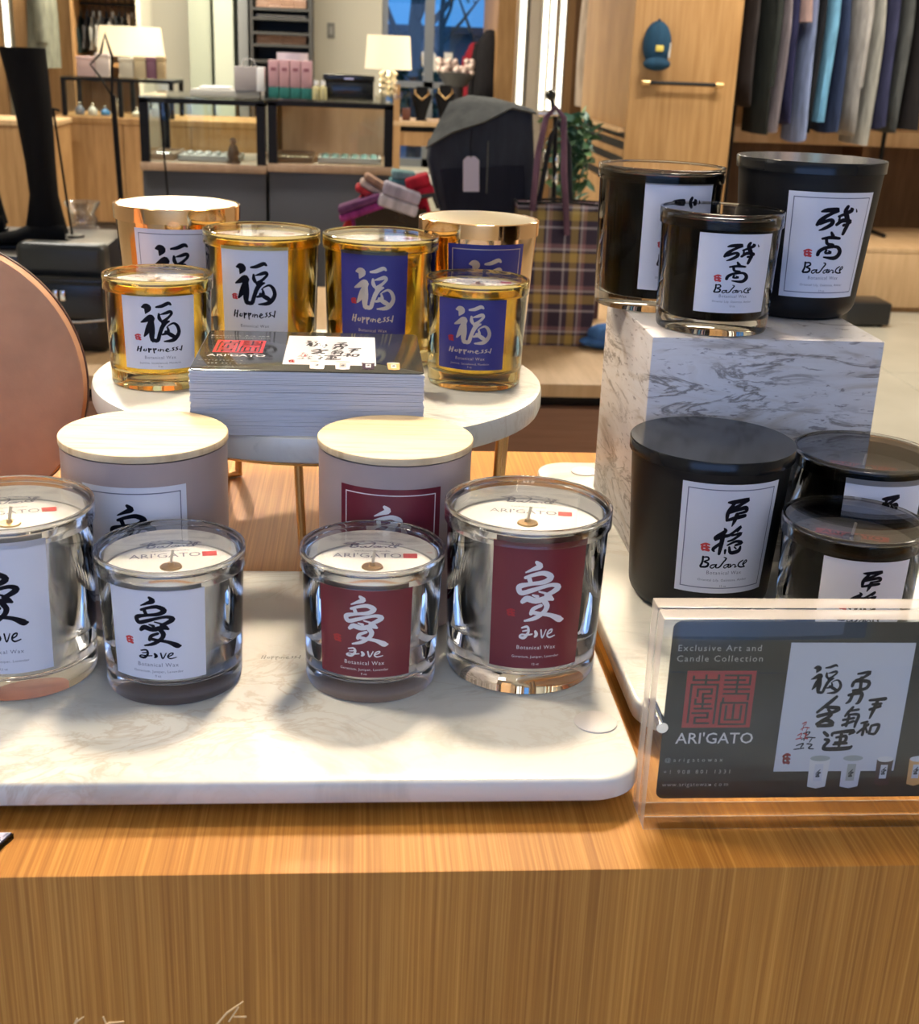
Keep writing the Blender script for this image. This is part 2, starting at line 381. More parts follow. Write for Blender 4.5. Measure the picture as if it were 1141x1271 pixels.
glyph('on', (425, 500, 710, 800), [
 [(510, 530, 16), (520, 560, 40), (440, 620, 34), (436, 646, 18)], [(440, 650, 18), (500, 612, 38), (560, 600, 32), (600, 570, 28), (668, 512, 28), (640, 562, 18)],
 [(505, 580, 44), (500, 680, 42), (490, 790, 28)], [(490, 680, 28), (430, 740, 34), (440, 766, 16)],
 [(590, 602, 18), (680, 582, 32), (612, 640, 26), (560, 660, 18)], [(560, 700, 18), (640, 662, 28), (700, 680, 34), (640, 702, 24)],
 [(545, 750, 24), (545, 785, 18)], [(580, 720, 22), (602, 778, 36), (678, 762, 42), (692, 720, 22)], [(630, 720, 14), (650, 737, 16)]])
glyph('love', (360, 700, 718, 800), [
 [(392, 716, 12), (442, 706, 18), (456, 745, 20), (420, 790, 22), (376, 786, 16), (392, 768, 12), (450, 768, 12), (492, 762, 10)], [(450, 732, 12), (402, 742, 9)],
 [(520, 742, 20), (532, 764, 28), (520, 780, 18)], [(574, 732, 13), (590, 792, 12), (622, 732, 9)],
 [(640, 768, 10), (676, 752, 11), (682, 732, 11), (652, 740, 12), (636, 772, 13), (660, 792, 12), (712, 780, 8)]])
glyph('balance', (325, 760, 752, 876), [
 [(346, 770, 17), (345, 820, 17), (331, 860, 18)], [(345, 776, 11), (386, 771, 15), (396, 795, 15), (360, 815, 13), (395, 830, 17), (385, 860, 19), (335, 868, 15)],
 [(466, 838, 11), (430, 842, 11), (416, 862, 10), (436, 872, 10), (462, 846, 8)], [(468, 836, 11), (464, 862, 11), (478, 868, 8), (494, 856, 6)], [(525, 768, 8), (546, 780, 14), (521, 820, 13), (496, 860, 13), (468, 869, 8)],
 [(574, 834, 11), (545, 840, 9), (533, 860, 9), (550, 868, 9), (572, 844, 8)], [(578, 832, 11), (574, 862, 10), (588, 864, 6)], [(592, 834, 11), (592, 863, 11), (616, 838, 9), (640, 845, 9), (636, 865, 11), (655, 858, 6)],
 [(706, 805, 11), (676, 824, 13), (666, 850, 13), (690, 867, 13), (728, 868, 11)], [(712, 846, 11), (746, 822, 13), (736, 805, 9), (712, 838, 13), (734, 868, 8)]])
glyph('happiness', (280, 940, 828, 1036), [
 [(306, 945, 15), (290, 1012, 15)], [(342, 945, 15), (326, 1020, 15)], [(296, 986, 9), (340, 974, 9)], [(378, 980, 12), (366, 1002, 14), (395, 1006, 10), (398, 976, 9)],
 [(426, 968, 14), (428, 1026, 14)], [(426, 976, 10), (458, 974, 14), (434, 996, 9)], [(480, 968, 12), (488, 1036, 12)], [(480, 976, 10), (514, 970, 14), (490, 996, 9)],
 [(538, 982, 12), (532, 1006, 10)], [(562, 978, 12), (555, 1010, 12)], [(562, 990, 9), (590, 984, 10), (592, 1012, 10)], [(615, 1000, 9), (652, 984, 12), (636, 970, 9), (620, 1000, 12), (642, 1020, 10), (674, 1004, 6)],
 [(716, 958, 9), (698, 968, 12), (712, 992, 13), (686, 1008, 9)], [(762, 954, 9), (740, 966, 12), (758, 990, 13), (728, 1008, 9)], [(812, 942, 14), (800, 1012, 12)], [(776, 990, 10), (800, 1002, 12)]])
glyph('seal', (0, 0, 100, 100), [[(4, 30, 22), (50, 12, 26), (92, 20, 20)], [(12, 55, 20), (60, 48, 28), (96, 55, 18)], [(20, 20, 20), (16, 70, 26), (30, 92, 22)], [(60, 15, 18), (62, 60, 26), (92, 90, 26)], [(30, 84, 20), (90, 92, 26)]])
glyph('yuu', (600, 305, 750, 560), [[(650, 330, 14), (740, 318, 22), (690, 360, 18), (640, 380, 20)], [(620, 420, 22), (640, 385, 22), (740, 390, 24), (725, 440, 22), (630, 455, 16)], [(680, 360, 22), (685, 450, 22)], [(605, 490, 20), (700, 475, 26), (690, 540, 24), (670, 555, 12)], [(640, 460, 20), (620, 530, 22), (595, 552, 12)]])
glyph('ki', (540, 580, 680, 740), [[(620, 582, 18), (590, 620, 22), (570, 650, 16)], [(600, 610, 16), (665, 600, 18)], [(590, 640, 14), (670, 640, 22), (660, 700, 22), (655, 735, 16)], [(560, 680, 18), (640, 665, 18)], [(600, 650, 20), (590, 725, 20)], [(560, 720, 20), (640, 690, 18)]])
glyph('hei2', (745, 510, 870, 670), [[(748, 530, 16), (865, 518, 24)], [(775, 560, 16), (840, 555, 16)], [(810, 530, 22), (790, 600, 24), (770, 665, 14)], [(760, 600, 18), (835, 575, 20)]])
glyph('wa', (665, 690, 830, 800), [[(690, 705, 14), (735, 695, 18)], [(672, 780, 16), (745, 715, 20)], [(720, 700, 20), (712, 795, 20)], [(730, 740, 14), (745, 775, 16)], [(770, 730, 18), (762, 785, 18)], [(770, 725, 16), (828, 718, 22), (808, 785, 20), (765, 785, 14)]])
glyph('un', (400, 750, 635, 915), [[(405, 775, 20), (435, 800, 22)], [(420, 830, 18), (450, 840, 22), (420, 885, 22), (440, 905, 26), (600, 900, 26), (632, 885, 16)], [(470, 800, 16), (480, 780, 18), (630, 765, 26), (600, 790, 14)], [(505, 815, 16), (575, 805, 22), (570, 850, 20), (500, 855, 16)], [(540, 780, 20), (535, 875, 22)], [(490, 870, 14), (590, 860, 16)]])
glyph('ai2', (350, 500, 525, 730), [[(490, 502, 18), (440, 550, 22), (360, 620, 16)], [(420, 580, 18), (520, 590, 24), (480, 620, 20), (370, 650, 22)], [(440, 600, 16), (470, 640, 20), (400, 690, 22)], [(370, 710, 20), (440, 680, 24), (490, 715, 26), (380, 725, 18)]])
glyph('sig', (140, 685, 345, 910), [[(215, 720, 12), (280, 700, 14), (260, 740, 12)], [(205, 790, 12), (260, 765, 14), (340, 770, 14)], [(165, 860, 14), (230, 835, 16), (210, 880, 14)], [(145, 905, 14), (240, 890, 16)], [(270, 840, 16), (320, 850, 16), (290, 890, 18), (340, 900, 14)], [(250, 700, 12), (230, 800, 12)], [(310, 780, 12), (290, 820, 12)]])
def draw(mb, name, x, y, w, h):
    """glyph into box with top-left x,y (v up) of size w,h"""
    (a, b, c, d), S = G[name]; sx, sy = w/(c-a), h/(d-b); wk = BOLD.get(name, 1)
    t = MB()
    for s in S: stroke(t, [((p[0]-a), -(p[1]-b), p[2]*wk) for p in s])
    # widths scale with the mean; x,y scale separately
    mb.add([(x+vx*sx, y+vy*sy, 0) for vx, vy, _ in t.v], t.f)
def put(mb, s, size, x, y, align='CENTER', **k):
    v, f = text_flat(s, size, align, **k); mb.add([(x+p[0], y+p[1], 0) for p in v], f)
def rectflat(mb, x0, y0, x1, y1): mb.add([(x0, y0, 0), (x1, y0, 0), (x1, y1, 0), (x0, y1, 0)], [(0, 1, 2, 3)])
def cut(mb, step):
    me = bpy.data.meshes.new('cut'); me.from_pydata(mb.v, [], mb.f); bm = bmesh.new(); bm.from_mesh(me)
    if bm.verts:
        lo = min(v.co.x for v in bm.verts); hi = max(v.co.x for v in bm.verts); x = math.floor(lo/step)*step+step
        while x < hi:
            bmesh.ops.bisect_plane(bm, geom=bm.verts[:]+bm.edges[:]+bm.faces[:], plane_co=(x, 0, 0), plane_no=(1, 0, 0)); x += step
        bmesh.ops.triangulate(bm, faces=[f for f in bm.faces if len(f.verts) > 4])
    bm.to_mesh(me); bm.free(); return me
def wrap(me, Rf, ang0, z0, off):
    """bend a flat print round a vertical body; Rf(z) is the radius, ang0 the facing (0 = towards -y, + towards +x)"""
    for v in me.vertices:
        u, w = v.co.x, v.co.y; z = z0+w; R = Rf(z)+off+v.co.z; a = ang0+u/Rf(z0+.03)
        v.co = (R*math.sin(a), -R*math.cos(a), z)
    me.update(); return me

# ------------------------------------------------------------------ candle labels
def label(parent, Rf, ang, w, z0, h, kind, base, ink, accent, small, border=None):
    lw = MB(); n = 18
    for i in range(n+1):
        u = -w/2+w*i/n
        lw.v += [(u, 0, 0), (u, h, 0), (u, 0, .00012), (u, h, .00012)]
    for i in range(n):
        a = i*4; lw.f += [(a+2, a+6, a+7, a+3), (a, a+1, a+5, a+4), (a, a+4, a+6, a+2), (a+1, a+3, a+7, a+5)]
    lw.f += [(0, 2, 3, 1), (n*4, n*4+1, n*4+3, n*4+2)]; lw.m = [0]*len(lw.f)
    A = math.radians(ang)
    lb = obj('label', wrap(lw.mesh('label'), Rf, A, z0, .0001), base, parent, smooth=60)
    k = MB(); r = MB(); g = MB()
    if kind in ('fuku', 'ai'):
        top, bot = (h*.93, h*.36) if small else (h*.86, h*.36)
        hh = top-bot; ww = hh*.80 if kind == 'ai' else hh*.92
        ww = min(ww, w*.52) if kind == 'ai' else min(ww, w*.60); hh = min(hh, ww*1.36 if kind == 'ai' else ww*1.06); x = -ww/2+w*.02
        yb = top-hh; draw(k, kind, x, top, ww, hh)
        if kind == 'ai': draw(k, 'love', -w*.20, yb-h*.02, w*.40, h*.105)
        else: draw(k, 'happiness', -w*.32, yb-h*.06, w*.64, h*.085)
        yt = yb-h*.02-h*.105 if kind == 'ai' else yb-h*.06-h*.085
        draw(r, 'seal', -w*.33, yb+h*.11, w*.085, w*.085)
        sc = 'Geranium, Juniper, Lavender' if kind == 'ai' else 'Jasmine, Sandalwood, Mandarin'
        put(g, 'Botanical Wax', w*.062, 0, max(h*.13, yt-h*.085), space=1.15); put(g, sc, w*.040, 0, max(h*.075, yt-h*.155), space=1.1)
        put(g, '9 oz' if small else '12 oz', w*.036, 0, max(h*.03, yt-h*.215))
    else:
        q = h*.90 if small else h*.88
        if kind == 'zan':
            draw(k, 'zan', -w*.18, q, w*.46, h*.27); draw(k, 'kou', -w*.13, q-h*.245, w*.29, h*.255)
        else:
            draw(k, 'hei', -w*.06, q, w*.22, h*.25); draw(k, 'on', -w*.15, q-h*.245, w*.30, h*.27)
        draw(k, 'balance', -w*.26, q-h*.53, w*.50, h*.115); draw(r, 'seal', -w*.27, q-h*.41, w*.09, w*.09)
        put(g, 'Botanical Wax', w*.055, 0, q-h*.70, space=1.15); put(g, 'Oriental Lily, Oakmoss, Amber', w*.038, 0, q-h*.765, space=1.1)
        put(g, '12 oz', w*.034, 0, q-h*.82)
    if border:
        e, t = w*.055, w*.010
        for a, b, c, d in ((-w/2+e, e, w/2-e, e+t), (-w/2+e, h-e-t, w/2-e, h-e), (-w/2+e, e, -w/2+e+t, h-e), (w/2-e-t, e, w/2-e, h-e)): rectflat(g, a, b, c, d)
    obj('brush_lettering', wrap(cut(k, .003), Rf, A, z0, .00032), ink, lb)
    obj('seal_mark', wrap(cut(r, .003), Rf, A, z0, .00031), accent, lb)
    obj('small_print', wrap(cut(g, .003), Rf, A, z0, .00030), border or (INKG if base is LABW else INKGOLD if base is LABB else INKW), lb)
    return lb

def lidplate(R, z, t): return MB().lathe([(0, z), (R, z), (R, z+t), (0, z+t)], 56)
def glass_candle(name, x, y, z, R, Hh, kind, lab, ang, tone, lbl, group, small, wax='paper', slant=0):
    """R lid radius, Hh overall height, lab 'white'/'blue'/'maroon', tone silver/gold/black"""
    o = empty(name, (x, y, z), 0, lbl, 'candle', group)
    Rb, Rt = R*.915, R*.972; Hb = Hh-.003; base = .0125 if tone != 'black' else .011; t = .0028
    gm = {'silver': GLASS, 'gold': AMBER, 'black': SMOKE}[tone]; mm = {'silver': SILVER, 'gold': GOLD, 'black': BLKGL}[tone]
    prof = [(0, .0008), (Rb-.003, 0), (Rb-.0008, .0008), (Rb, .003), (Rt, Hb-.001), (Rt-.0012, Hb), (Rt-t+.0008, Hb-.0006), (Rt-t, Hb-.002), (Rb-t, base+.003), (Rb-t-.002, base), (0, base)]
    obj('glass_vessel', MB().lathe(prof, 72).mesh('glass_vessel'), gm, o, smooth=45)
    e = .00015
    li = [(0, base+e), (Rb-t-.002-e, base+e), (Rb-t-e, base+.003+e), (Rt-t-e, Hb-.0022), (Rt-t-.0006, Hb-.0022), (Rb-t-.0006, base+.0036), (Rb-t-.0026, base+.0008), (0, base+.0008)]
    obj('metallic_lining', MB().lathe(li, 72).mesh('lining'), mm, o, smooth=45)
    ri = Rt-t-.001; zw = Hh-(.0065 if tone == 'gold' else .014)
    wx = obj('wax', MB().lathe([(0, zw-.03), (ri-.0015, zw-.03), (ri-.0008, zw), (0, zw)], 56).mesh('wax'), {'silver': WAXW, 'gold': WAXW, 'black': WAXK}[tone], o, smooth=45)
    wk = MB().lathe([(0, 0), (.0065, 0), (.0060, .0009), (.002, .0012), (.0015, .003), (0, .003)], 16, (0, 0, zw+.0001))
    obj('wick_tab', wk.mesh('tab'), BRASS if tone != 'black' else SILVER, o, smooth=40)
    obj('wick', MB().tube([(0, 0, zw+.0015), (.0005, 0, zw+(Hh-.003-zw)*.55), (.0015, .0005, Hh-.0032)], .0009, 6).mesh('wick'), WAXC, o, smooth=40)
    pr = MB(); sd = MB()
    th = math.atan2(x, y)
    if tone == 'black':
        rectflat(sd, -.023, .002, .023, .011)
        put(pr, "ARI'GATO", .0085, 0, .0035, bold=.0002)
    else:
        put(pr, "ARI'GATO", .0092, -.003, R*.34); put(pr, 'exclusive candle', .0034, 0, R*.56)
        t2 = MB(); draw(t2, 'balance', -.014, R*.90, .030, .0085); pr.add(t2.v, t2.f)
        rectflat(sd, .0185, R*.33, .027, R*.33+.0075)
    for m_, q, nm, dz in ((pr, INKG if tone != 'black' else BLACK, 'cover_print', .0003), (sd, RED, 'seal_mark', .0002)):
        me = bpy.data.meshes.new(nm); c_, s_ = math.cos(-th), math.sin(-th)
        me.from_pydata([(p[0]*c_-p[1]*s_, p[0]*s_+p[1]*c_, zw+dz) for p in m_.v], [], m_.f); obj(nm, me, q, wx)
    ld = obj('lid', lidplate(R-.0023, Hh-.0026, .0016).mesh('lid'), LIDDK if tone == 'black' else LIDG, o, smooth=45)
    rp = [(Rt+.0003, Hh-.0110), (R-.0003, Hh-.0110), (R, Hh-.0106), (R, Hh-.0005), (R-.0004, Hh), (R-.0018, Hh+.0001), (R-.0022, Hh-.0005), (R-.0022, Hh-.0026), (Rt+.0003, Hh-.0027)]
    obj('lid_rim', MB().lathe(rp, 72, closed=True).mesh('rim'), gm, ld, smooth=45)
    Rf = lambda zz: Rb+(Rt-Rb)*(zz/Hb)
    base_m = {'white': LABW, 'blue': LABB, 'maroon': LABR}[lab]; ink = {'white': INK, 'blue': INKGOLD, 'maroon': INKW}[lab]
    acc = RED if lab == 'white' else REDDK
    if small: z0, h = .0178, .0555
    else: z0, h = .0185, .0800
    label(o, Rf, ang, .0555, z0, h, kind, base_m, ink, acc, small)
    return o
def tumbler(name, x, y, z, R, Hh, kind, lab, ang, body, lidm, lidkind, lbl, group, zl=.0132, lh=.0775, tp=.93):
    """opaque vessel with a rounded foot and a flat lid"""
    o = empty(name, (x, y, z), 0, lbl, 'candle', group)
    Rt = R-.0008; Rb = R*tp; Hb = Hh-.004; fr = .013
    prof = [(0, .001), (Rb*.80, 0)]
    for i in range(7):
        a = PI/2*i/6; prof.append((Rb-fr+fr*math.sin(a), fr-fr*math.cos(a)))
    prof = [(0, 0)]+[p for p in prof if p[0] > 0]+[(Rt, Hb), (Rt-.003, Hb), (Rt-.003, Hb-.02), (0, Hb-.02)]
    obj('vessel', MB().lathe(prof, 72).mesh('vessel'), body, o, smooth=50)
    if lidkind == 'wood':
        obj('lid', MB().lathe([(0, Hh-.0038), (Rt-.0016, Hh-.0038), (Rt-.0014, Hh-.0030), (R-.0001, Hh-.0029), (R, Hh-.0026), (R, Hh+.0010), (R-.0004, Hh+.0014), (0, Hh+.0014)], 72).mesh('lid'), lidm, o, smooth=45)
    elif lidkind == 'cap':
        obj('lid', MB().lathe([(Rt+.0003, Hh-.0085), (R+.0006, Hh-.0085), (R+.0008, Hh-.0008), (R+.0002, Hh), (R-.002, Hh), (0, Hh-.0002), (0, Hh-.003), (Rt+.0003, Hh-.003)], 72, closed=False).mesh('lid'), lidm, o, smooth=45)
    else:
        ld = obj('lid', MB().lathe([(Rt+.0003, Hh-.0125), (R+.0004, Hh-.0125), (R+.0006, Hh-.0006), (R, Hh), (R-.0016, Hh+.0001), (R-.002, Hh-.0006), (0, Hh-.0008), (0, Hh-.003), (Rt+.0003, Hh-.003)], 72).mesh('lid'), ROSE, o, smooth=45)
        obj('lid_top', MB().lathe([(R-.0022, Hh-.0004), (R*.85, Hh+.0008), (R*.5, Hh+.0022), (0, Hh+.003), (0, Hh-.0004)], 72).mesh('lt'), lidm, ld, smooth=45)
    Rf = lambda zz: Rb+(Rt-Rb)*max(0, (zz-fr)/(Hb-fr))
    base_m = {'white': LABW, 'blue': LABB, 'maroon': LABR}[lab]; ink = {'white': INK, 'blue': INKGOLD, 'maroon': INKW}[lab]
    label(o, Rf, ang, .0660, max(zl, .0145), lh, kind, base_m, ink, RED if lab == 'white' else REDDK, False, {'white': INKG, 'blue': INKGOLD, 'maroon': INKW}[lab])
    return o
# ------------------------------------------------------------------ room shell
FLOORM = mat('shop_floor', (.50, .47, .38), .28)
f_ = noise(FLOORM, coords(FLOORM), 3, 4, .5); lk(FLOORM, ramp(FLOORM, f_, [(.3, (.45, .43, .35)), (.7, (.56, .53, .44))]), P(FLOORM).inputs['Base Color'])
CREAM = mat('cream_paint', (.78, .76, .66), .6); CEIL = mat('ceiling_paint', (.80, .79, .76), .7)
SAGE = mat('sage_paint', (.42, .46, .38), .55); GREYW = mat('warm_wall', (.62, .55, .45), .6)
fl = struct(obj('floor', MB().mesh('f'), None)); bpy.data.objects.remove(fl)
def stile(name, b, m): return struct(box(name, b, m))
fl = struct(empty('floor'))
# large floor tiles: recessed joints, each tile a piece
box('joint_bed', (-6, 5.2, -3, 16, -.05, -.004), mat('grout', (.26, .25, .21), .8), fl)
tl = MB().box(-.597, .597, -.597, .597, -.02, 0).mesh('tile', .002, 1)
k = 0
for i in range(9):
    for j in range(12):
        obj('tile', tl, FLOORM if k == 0 else None, fl, (-5.4+1.2*i, -2.4+1.2*j, 0)); k += 1
wf = struct(empty('wall_front'))
for b in ((-6, -3.2, -3.2, -3.05, 0, 3), (1.7, 5.2, -3.2, -3.05, 0, 3), (-3.2, 1.7, -3.2, -3.05, 2.85, 3), (-3.2, 1.7, -3.2, -3.05, 0, .5)): box('wall_panel', b, CREAM, wf)
stile('ceiling', (-6, 5.2, -3, 11.4, 3.0, 3.1), CEIL)
stile('wall_left', (-6.1, -6, -3, 11.4, 0, 3), GREYW); stile('wall_right', (5.2, 5.3, -3, 11.4, 0, 3), GREYW)
YB = 11.2
wx0, wx1 = at(474, 60, YB).x, at(618, 60, YB).x
bw = struct(empty('wall_back'))
for nm, b in (('wall_panel', (-6, wx0, YB, YB+.15, 0, 3)), ('wall_panel', (wx1, 5.2, YB, YB+.15, 0, 3)), ('wall_panel', (wx0, wx1, YB, YB+.15, 2.75, 3)), ('wall_panel', (wx0, wx1, YB, YB+.15, 0, .35))):
    box(nm, b, CREAM, bw)
wi = struct(empty('window_1')); FRM = mat('window_frame', (.30, .33, .36), .4, .4)
wxm = at(533, 60, YB).x; wxn = at(560, 60, YB).x
for b in ((wx0, wx0+.05, YB+.03, YB+.1, .35, 2.75), (wx1-.05, wx1, YB+.03, YB+.1, .35, 2.75), (wxm-.04, wxm+.04, YB+.03, YB+.1, .35, 2.75), (wx0, wx1, YB+.03, YB+.1, .35, .42), (wx0, wx1, YB+.03, YB+.1, 2.68, 2.75), (wx0, wx1, YB+.03, YB+.1, 1.0, 1.05)):
    box('frame_bar', b, FRM, wi)
for a, b in ((wx0+.05, wxm-.04), (wxm+.04, wx1-.05)): box('pane', (a, b, YB+.06, YB+.066, .42, 2.68), PANE, wi)
# outside the window
box('street', (-14, 16, 11.4, 60, -.2, -.05), mat('asphalt', (.10, .11, .13), .8)); struct(bpy.data.objects['street'])
TR = cloth_m('bark', (.10, .085, .07)); LF = cloth_m('leafage', (.05, .09, .05), .5)
def street_tree(px, Y, r, lbl, crown):
    t = empty('street_tree', (at(px, 60, Y).x, Y, -.05), 0, lbl, 'tree', 'trees outside the window')
    obj('trunk', MB().tube([(0, 0, 0), (.03, 0, .8), (-.02, 0, 1.6), (.05, .1, 2.6)], [r, r*.8, r*.7, r*.4], 9).mesh('trunk'), TR, t, smooth=50)
    for k_, (a, b, c_) in enumerate(((-.5, .1, 2.2), (.55, .2, 2.1), (.2, -.3, 2.5))): obj('branch', MB().tube([(0, 0, 1.25+.2*k_), (a*.5, b*.5, 1.6+.15*k_), (a, b, c_)], [r*.5, r*.35, r*.15], 7).mesh('branch'), TR, t, smooth=50)
    m = MB(); rn = random.Random(px)
    for _ in range(130):
        a = rn.uniform(0, 2*PI); b = rn.uniform(-1, 1); R = crown*rn.uniform(.5, 1); c0 = Vector((R*math.cos(a), R*math.sin(a)*.8, 2.6+b*.5)); s = rn.uniform(.05, .1)
        d1 = Vector((rn.uniform(-1, 1), rn.uniform(-1, 1), rn.uniform(-1, 1))).normalized()*s; d2 = Vector((rn.uniform(-1, 1), rn.uniform(-1, 1), rn.uniform(-1, 1))).normalized()*s*.6
        m.add([c0-d1, c0+d2, c0+d1, c0-d2], [(0, 1, 2, 3)])
    tag(obj('leaves', m.mesh('leaves'), LF, t), kind='stuff')
street_tree(516, 15, .10, 'thick bare tree trunk seen behind the window bar', .9)
street_tree(548, 18.5, .06, 'thin young tree standing outside the middle window pane', .7)
street_tree(606, 21, .08, 'leafy street tree at the right side of the window', 1.0)
hg = MB(); rn = random.Random(3)
for _ in range(1500):
    x = rn.uniform(-2.5, 4.5); c0 = Vector((x, 24+rn.uniform(-.5, .5), rn.uniform(.1, 1.05)+.12*math.sin(x*3))); s = .13
    d1 = Vector((rn.uniform(-1, 1), rn.uniform(-1, 1), rn.uniform(-1, 1))).normalized()*s; d2 = Vector((rn.uniform(-1, 1), rn.uniform(-1, 1), rn.uniform(-1, 1))).normalized()*s*.7
    hg.add([c0-d1, c0+d2, c0+d1, c0-d2], [(0, 1, 2, 3)])
tag(obj('hedge', hg.mesh('hedge'), cloth_m('hedge_leaf', (.12, .16, .09), .5)), 'long green hedge across the street outside the window', 'hedge', kind='stuff')
bd = empty('building', (1.5, 30, -.05), 0, 'low pale building across the street seen through the window', 'building')
box('wall', (-6, 7, 0, 4, 0, 1.75), mat('far_wall', (.20, .20, .20), .8), bd); box('roof', (-6.3, 7.3, -.3, 4.3, 1.75, 1.9), mat('far_roof', (.08, .08, .09), .8), bd)
wm = mat('lit_window', (.5, .4, .3), .5, emit=(1, .72, .42), es=.8)
for k in range(9): obj('window', MB().box(-.35, .35, -.03, .01, .75, 1.35).mesh('w'), wm, bd, (-5.4+1.4*k, 0, 0))

# ------------------------------------------------------------------ display table
dt = empty('display_table', (0, 0, 0), 0, 'long oak veneer display table in front carrying the marble boards and candles', 'table')
box('body', (-1.15, 1.05, .5215, 1.223, .09, .9), OAK, dt, .0012, 2); box('toe_kick', (-1.1, 1.0, .56, 1.18, 0, .09), OAKDK, dt)
# marble boards on rubber feet
PUCK = mat('white_rubber', (.74, .70, .66), .45)
def board(name, x0, x1, y0, y1, rad, lbl, pads, feet):
    o = empty(name, (0, 0, 0), 0, lbl, 'board', None)
    slab('slab', x0, x1, y0, y1, .9095, .924, rad, MARBLE, o, edge=.0022)
    pm = MB().lathe([(0, 0), (.0122, 0), (.0124, .0009), (.0116, .0014), (0, .0014)], 36).mesh('pad')
    for x, y in pads: obj('pad', pm, PUCK, o, (x, y, .924), smooth=40)
    fm = MB().lathe([(0, 0), (.0095, 0), (.0115, .0095), (0, .0095)], 24).mesh('foot')
    for x, y in feet: obj('foot', fm, PUCK, o, (x, y, .9), smooth=40)
    return o
b1 = board('marble_board', -.52, .1545, .566, .848, .026, 'long white marble board in front with silver candles on it', [(.1375, .6255)], [(-.45, .62), (.10, .64), (-.45, .80), (.12, .80)])
eng = MB(); draw(eng, 'happiness', -.0125, .004, .025, .0058)
me = eng.mesh('e'); o = obj('board_mark', me, mat('grey_strokes', (.35, .35, .30), .6), b1, (-.0455, .7065, .92415))  # small grey brush strokes lying on the marble
board('marble_board', .166, .70, .632, 1.115, .028, 'white marble board at right under the black candles and stone block', [(.2085, 1.085)], [(.24, .70), (.62, .70), (.24, 1.05), (.62, 1.05)])
# stone block
sb = obj('stone_block', MB().box(.2090, .3800, .8700, 1.042, .924, 1.0965).mesh('b', .0015, 2), STONE, smooth=40)
tag(sb, 'veined grey travertine stone block raising three black candles', 'stone block')
# round marble stand with brass legs
cs = empty('cake_stand', (-.03, 1.004, .9), 0, 'round white marble stand on thin brass legs carrying gold candles', 'stand')
obj('top', MB().lathe([(0, .111), (.1745, .111), (.1785, .113), (.1798, .117), (.1798, .127), (.1788, .1302), (.176, .131), (0, .131)], 96).mesh('t'), MARBLE2, cs, smooth=40)
obj('under_ring', MB().lathe([(.146, .1105), (.150, .1045), (.160, .1045), (.164, .1110), (.146, .1110)], 72).mesh('r'), BRASS, cs, smooth=30)
for a in (-18, 55, 125, 200, 270):
    for s in (-1, 1):
        A = math.radians(a+s*4.2); B = math.radians(a+s*2.6)
        obj('leg', MB().tube([(.154*math.cos(A), .154*math.sin(A), .106), (.150*math.cos(B), .150*math.sin(B), .003)], .0032, 10).mesh('l'), BRASS, cs, smooth=50)
    obj('foot', MB().tube([(.150*math.cos(math.radians(a-3.4)), .150*math.sin(math.radians(a-3.4)), .0033), (.150*math.cos(math.radians(a+3.4)), .150*math.sin(math.radians(a+3.4)), .0033)], .0032, 8).mesh('l'), BRASS, cs, smooth=50)

# ------------------------------------------------------------------ candles
GS, GG, GK = 'silver candle jars', 'gold candle jars', 'black candle jars'
M0, ST, SBZ = .924, 1.031, 1.0965
glass_candle('glass_candle', -.1990, .6945, M0, .0480, .106, 'ai', 'white', 3, 'silver', 'large silver glass candle with white Love label, cut off by the left edge', GS, False)
glass_candle('glass_candle', -.1069, .6845, M0, .0431, .084, 'ai', 'white', -5, 'silver', 'small silver glass candle with white Love label', GS, True)
glass_candle('glass_candle', .0098, .6865, M0, .0427, .084, 'ai', 'maroon', -6.5, 'silver', 'small silver glass candle with maroon Love label', GS, True)
glass_candle('glass_candle', .1030, .7035, M0, .0503, .106, 'ai', 'maroon', 3, 'silver', 'large silver glass candle with maroon Love label', GS, False)
tumbler('wood_lid_candle', -.1350, .7790, M0, .0528, .122, 'ai', 'white', 0, KRAFTB, LIDWOOD, 'wood', 'putty candle with pale wooden lid and white label, behind the silver jars', 'wooden lid candles', .026, .0775, .97)
tumbler('wood_lid_candle', .0248, .7785, M0, .0502, .122, 'ai', 'maroon', -5, KRAFTB, LIDWOOD, 'wood', 'putty candle with pale wooden lid and maroon label', 'wooden lid candles', .026, .0775, .97)
glass_candle('glass_candle', -.1530, .9770, ST, .0415, .084, 'fuku', 'white', 8, 'gold', 'small gold glass candle with white Happiness label at front left of stand', GG, True)
glass_candle('glass_candle', .0940, .9930, ST, .0410, .084, 'fuku', 'blue', -11, 'gold', 'small gold glass candle with blue Happiness label at front right of stand', GG, True)
glass_candle('glass_candle', -.0805, 1.0680, ST, .0486, .107, 'fuku', 'white', -4.5, 'gold', 'large gold glass candle with white Happiness label behind the card stack', GG, False)
glass_candle('glass_candle', .0183, 1.0600, ST, .0486, .107, 'fuku', 'blue', -8.5, 'gold', 'large gold glass candle with blue Happiness label behind the card stack', GG, False)
GOLDLID = mat('gold_lid', (.56, .49, .36), .30, 1)
tumbler('gold_lid_candle', -.1590, 1.1390, ST, .0540, .118, 'fuku', 'white', 3, ROSE, GOLDLID, 'dome', 'tall rose gold candle with domed lid and white label at back left of stand', 'rose gold candles', .024, .0775, .86)
tumbler('gold_lid_candle', .1040, 1.1120, ST, .0520, .116, 'fuku', 'blue', 5, ROSE, GOLDLID, 'dome', 'tall rose gold candle with domed lid and blue label at back right of stand', 'rose gold candles', .022, .0775, .86)
glass_candle('glass_candle', .2620, .9125, SBZ, .0447, .0862, 'zan', 'white', 3, 'black', 'small black glass candle with white Balance label at front of stone block', GK, True)
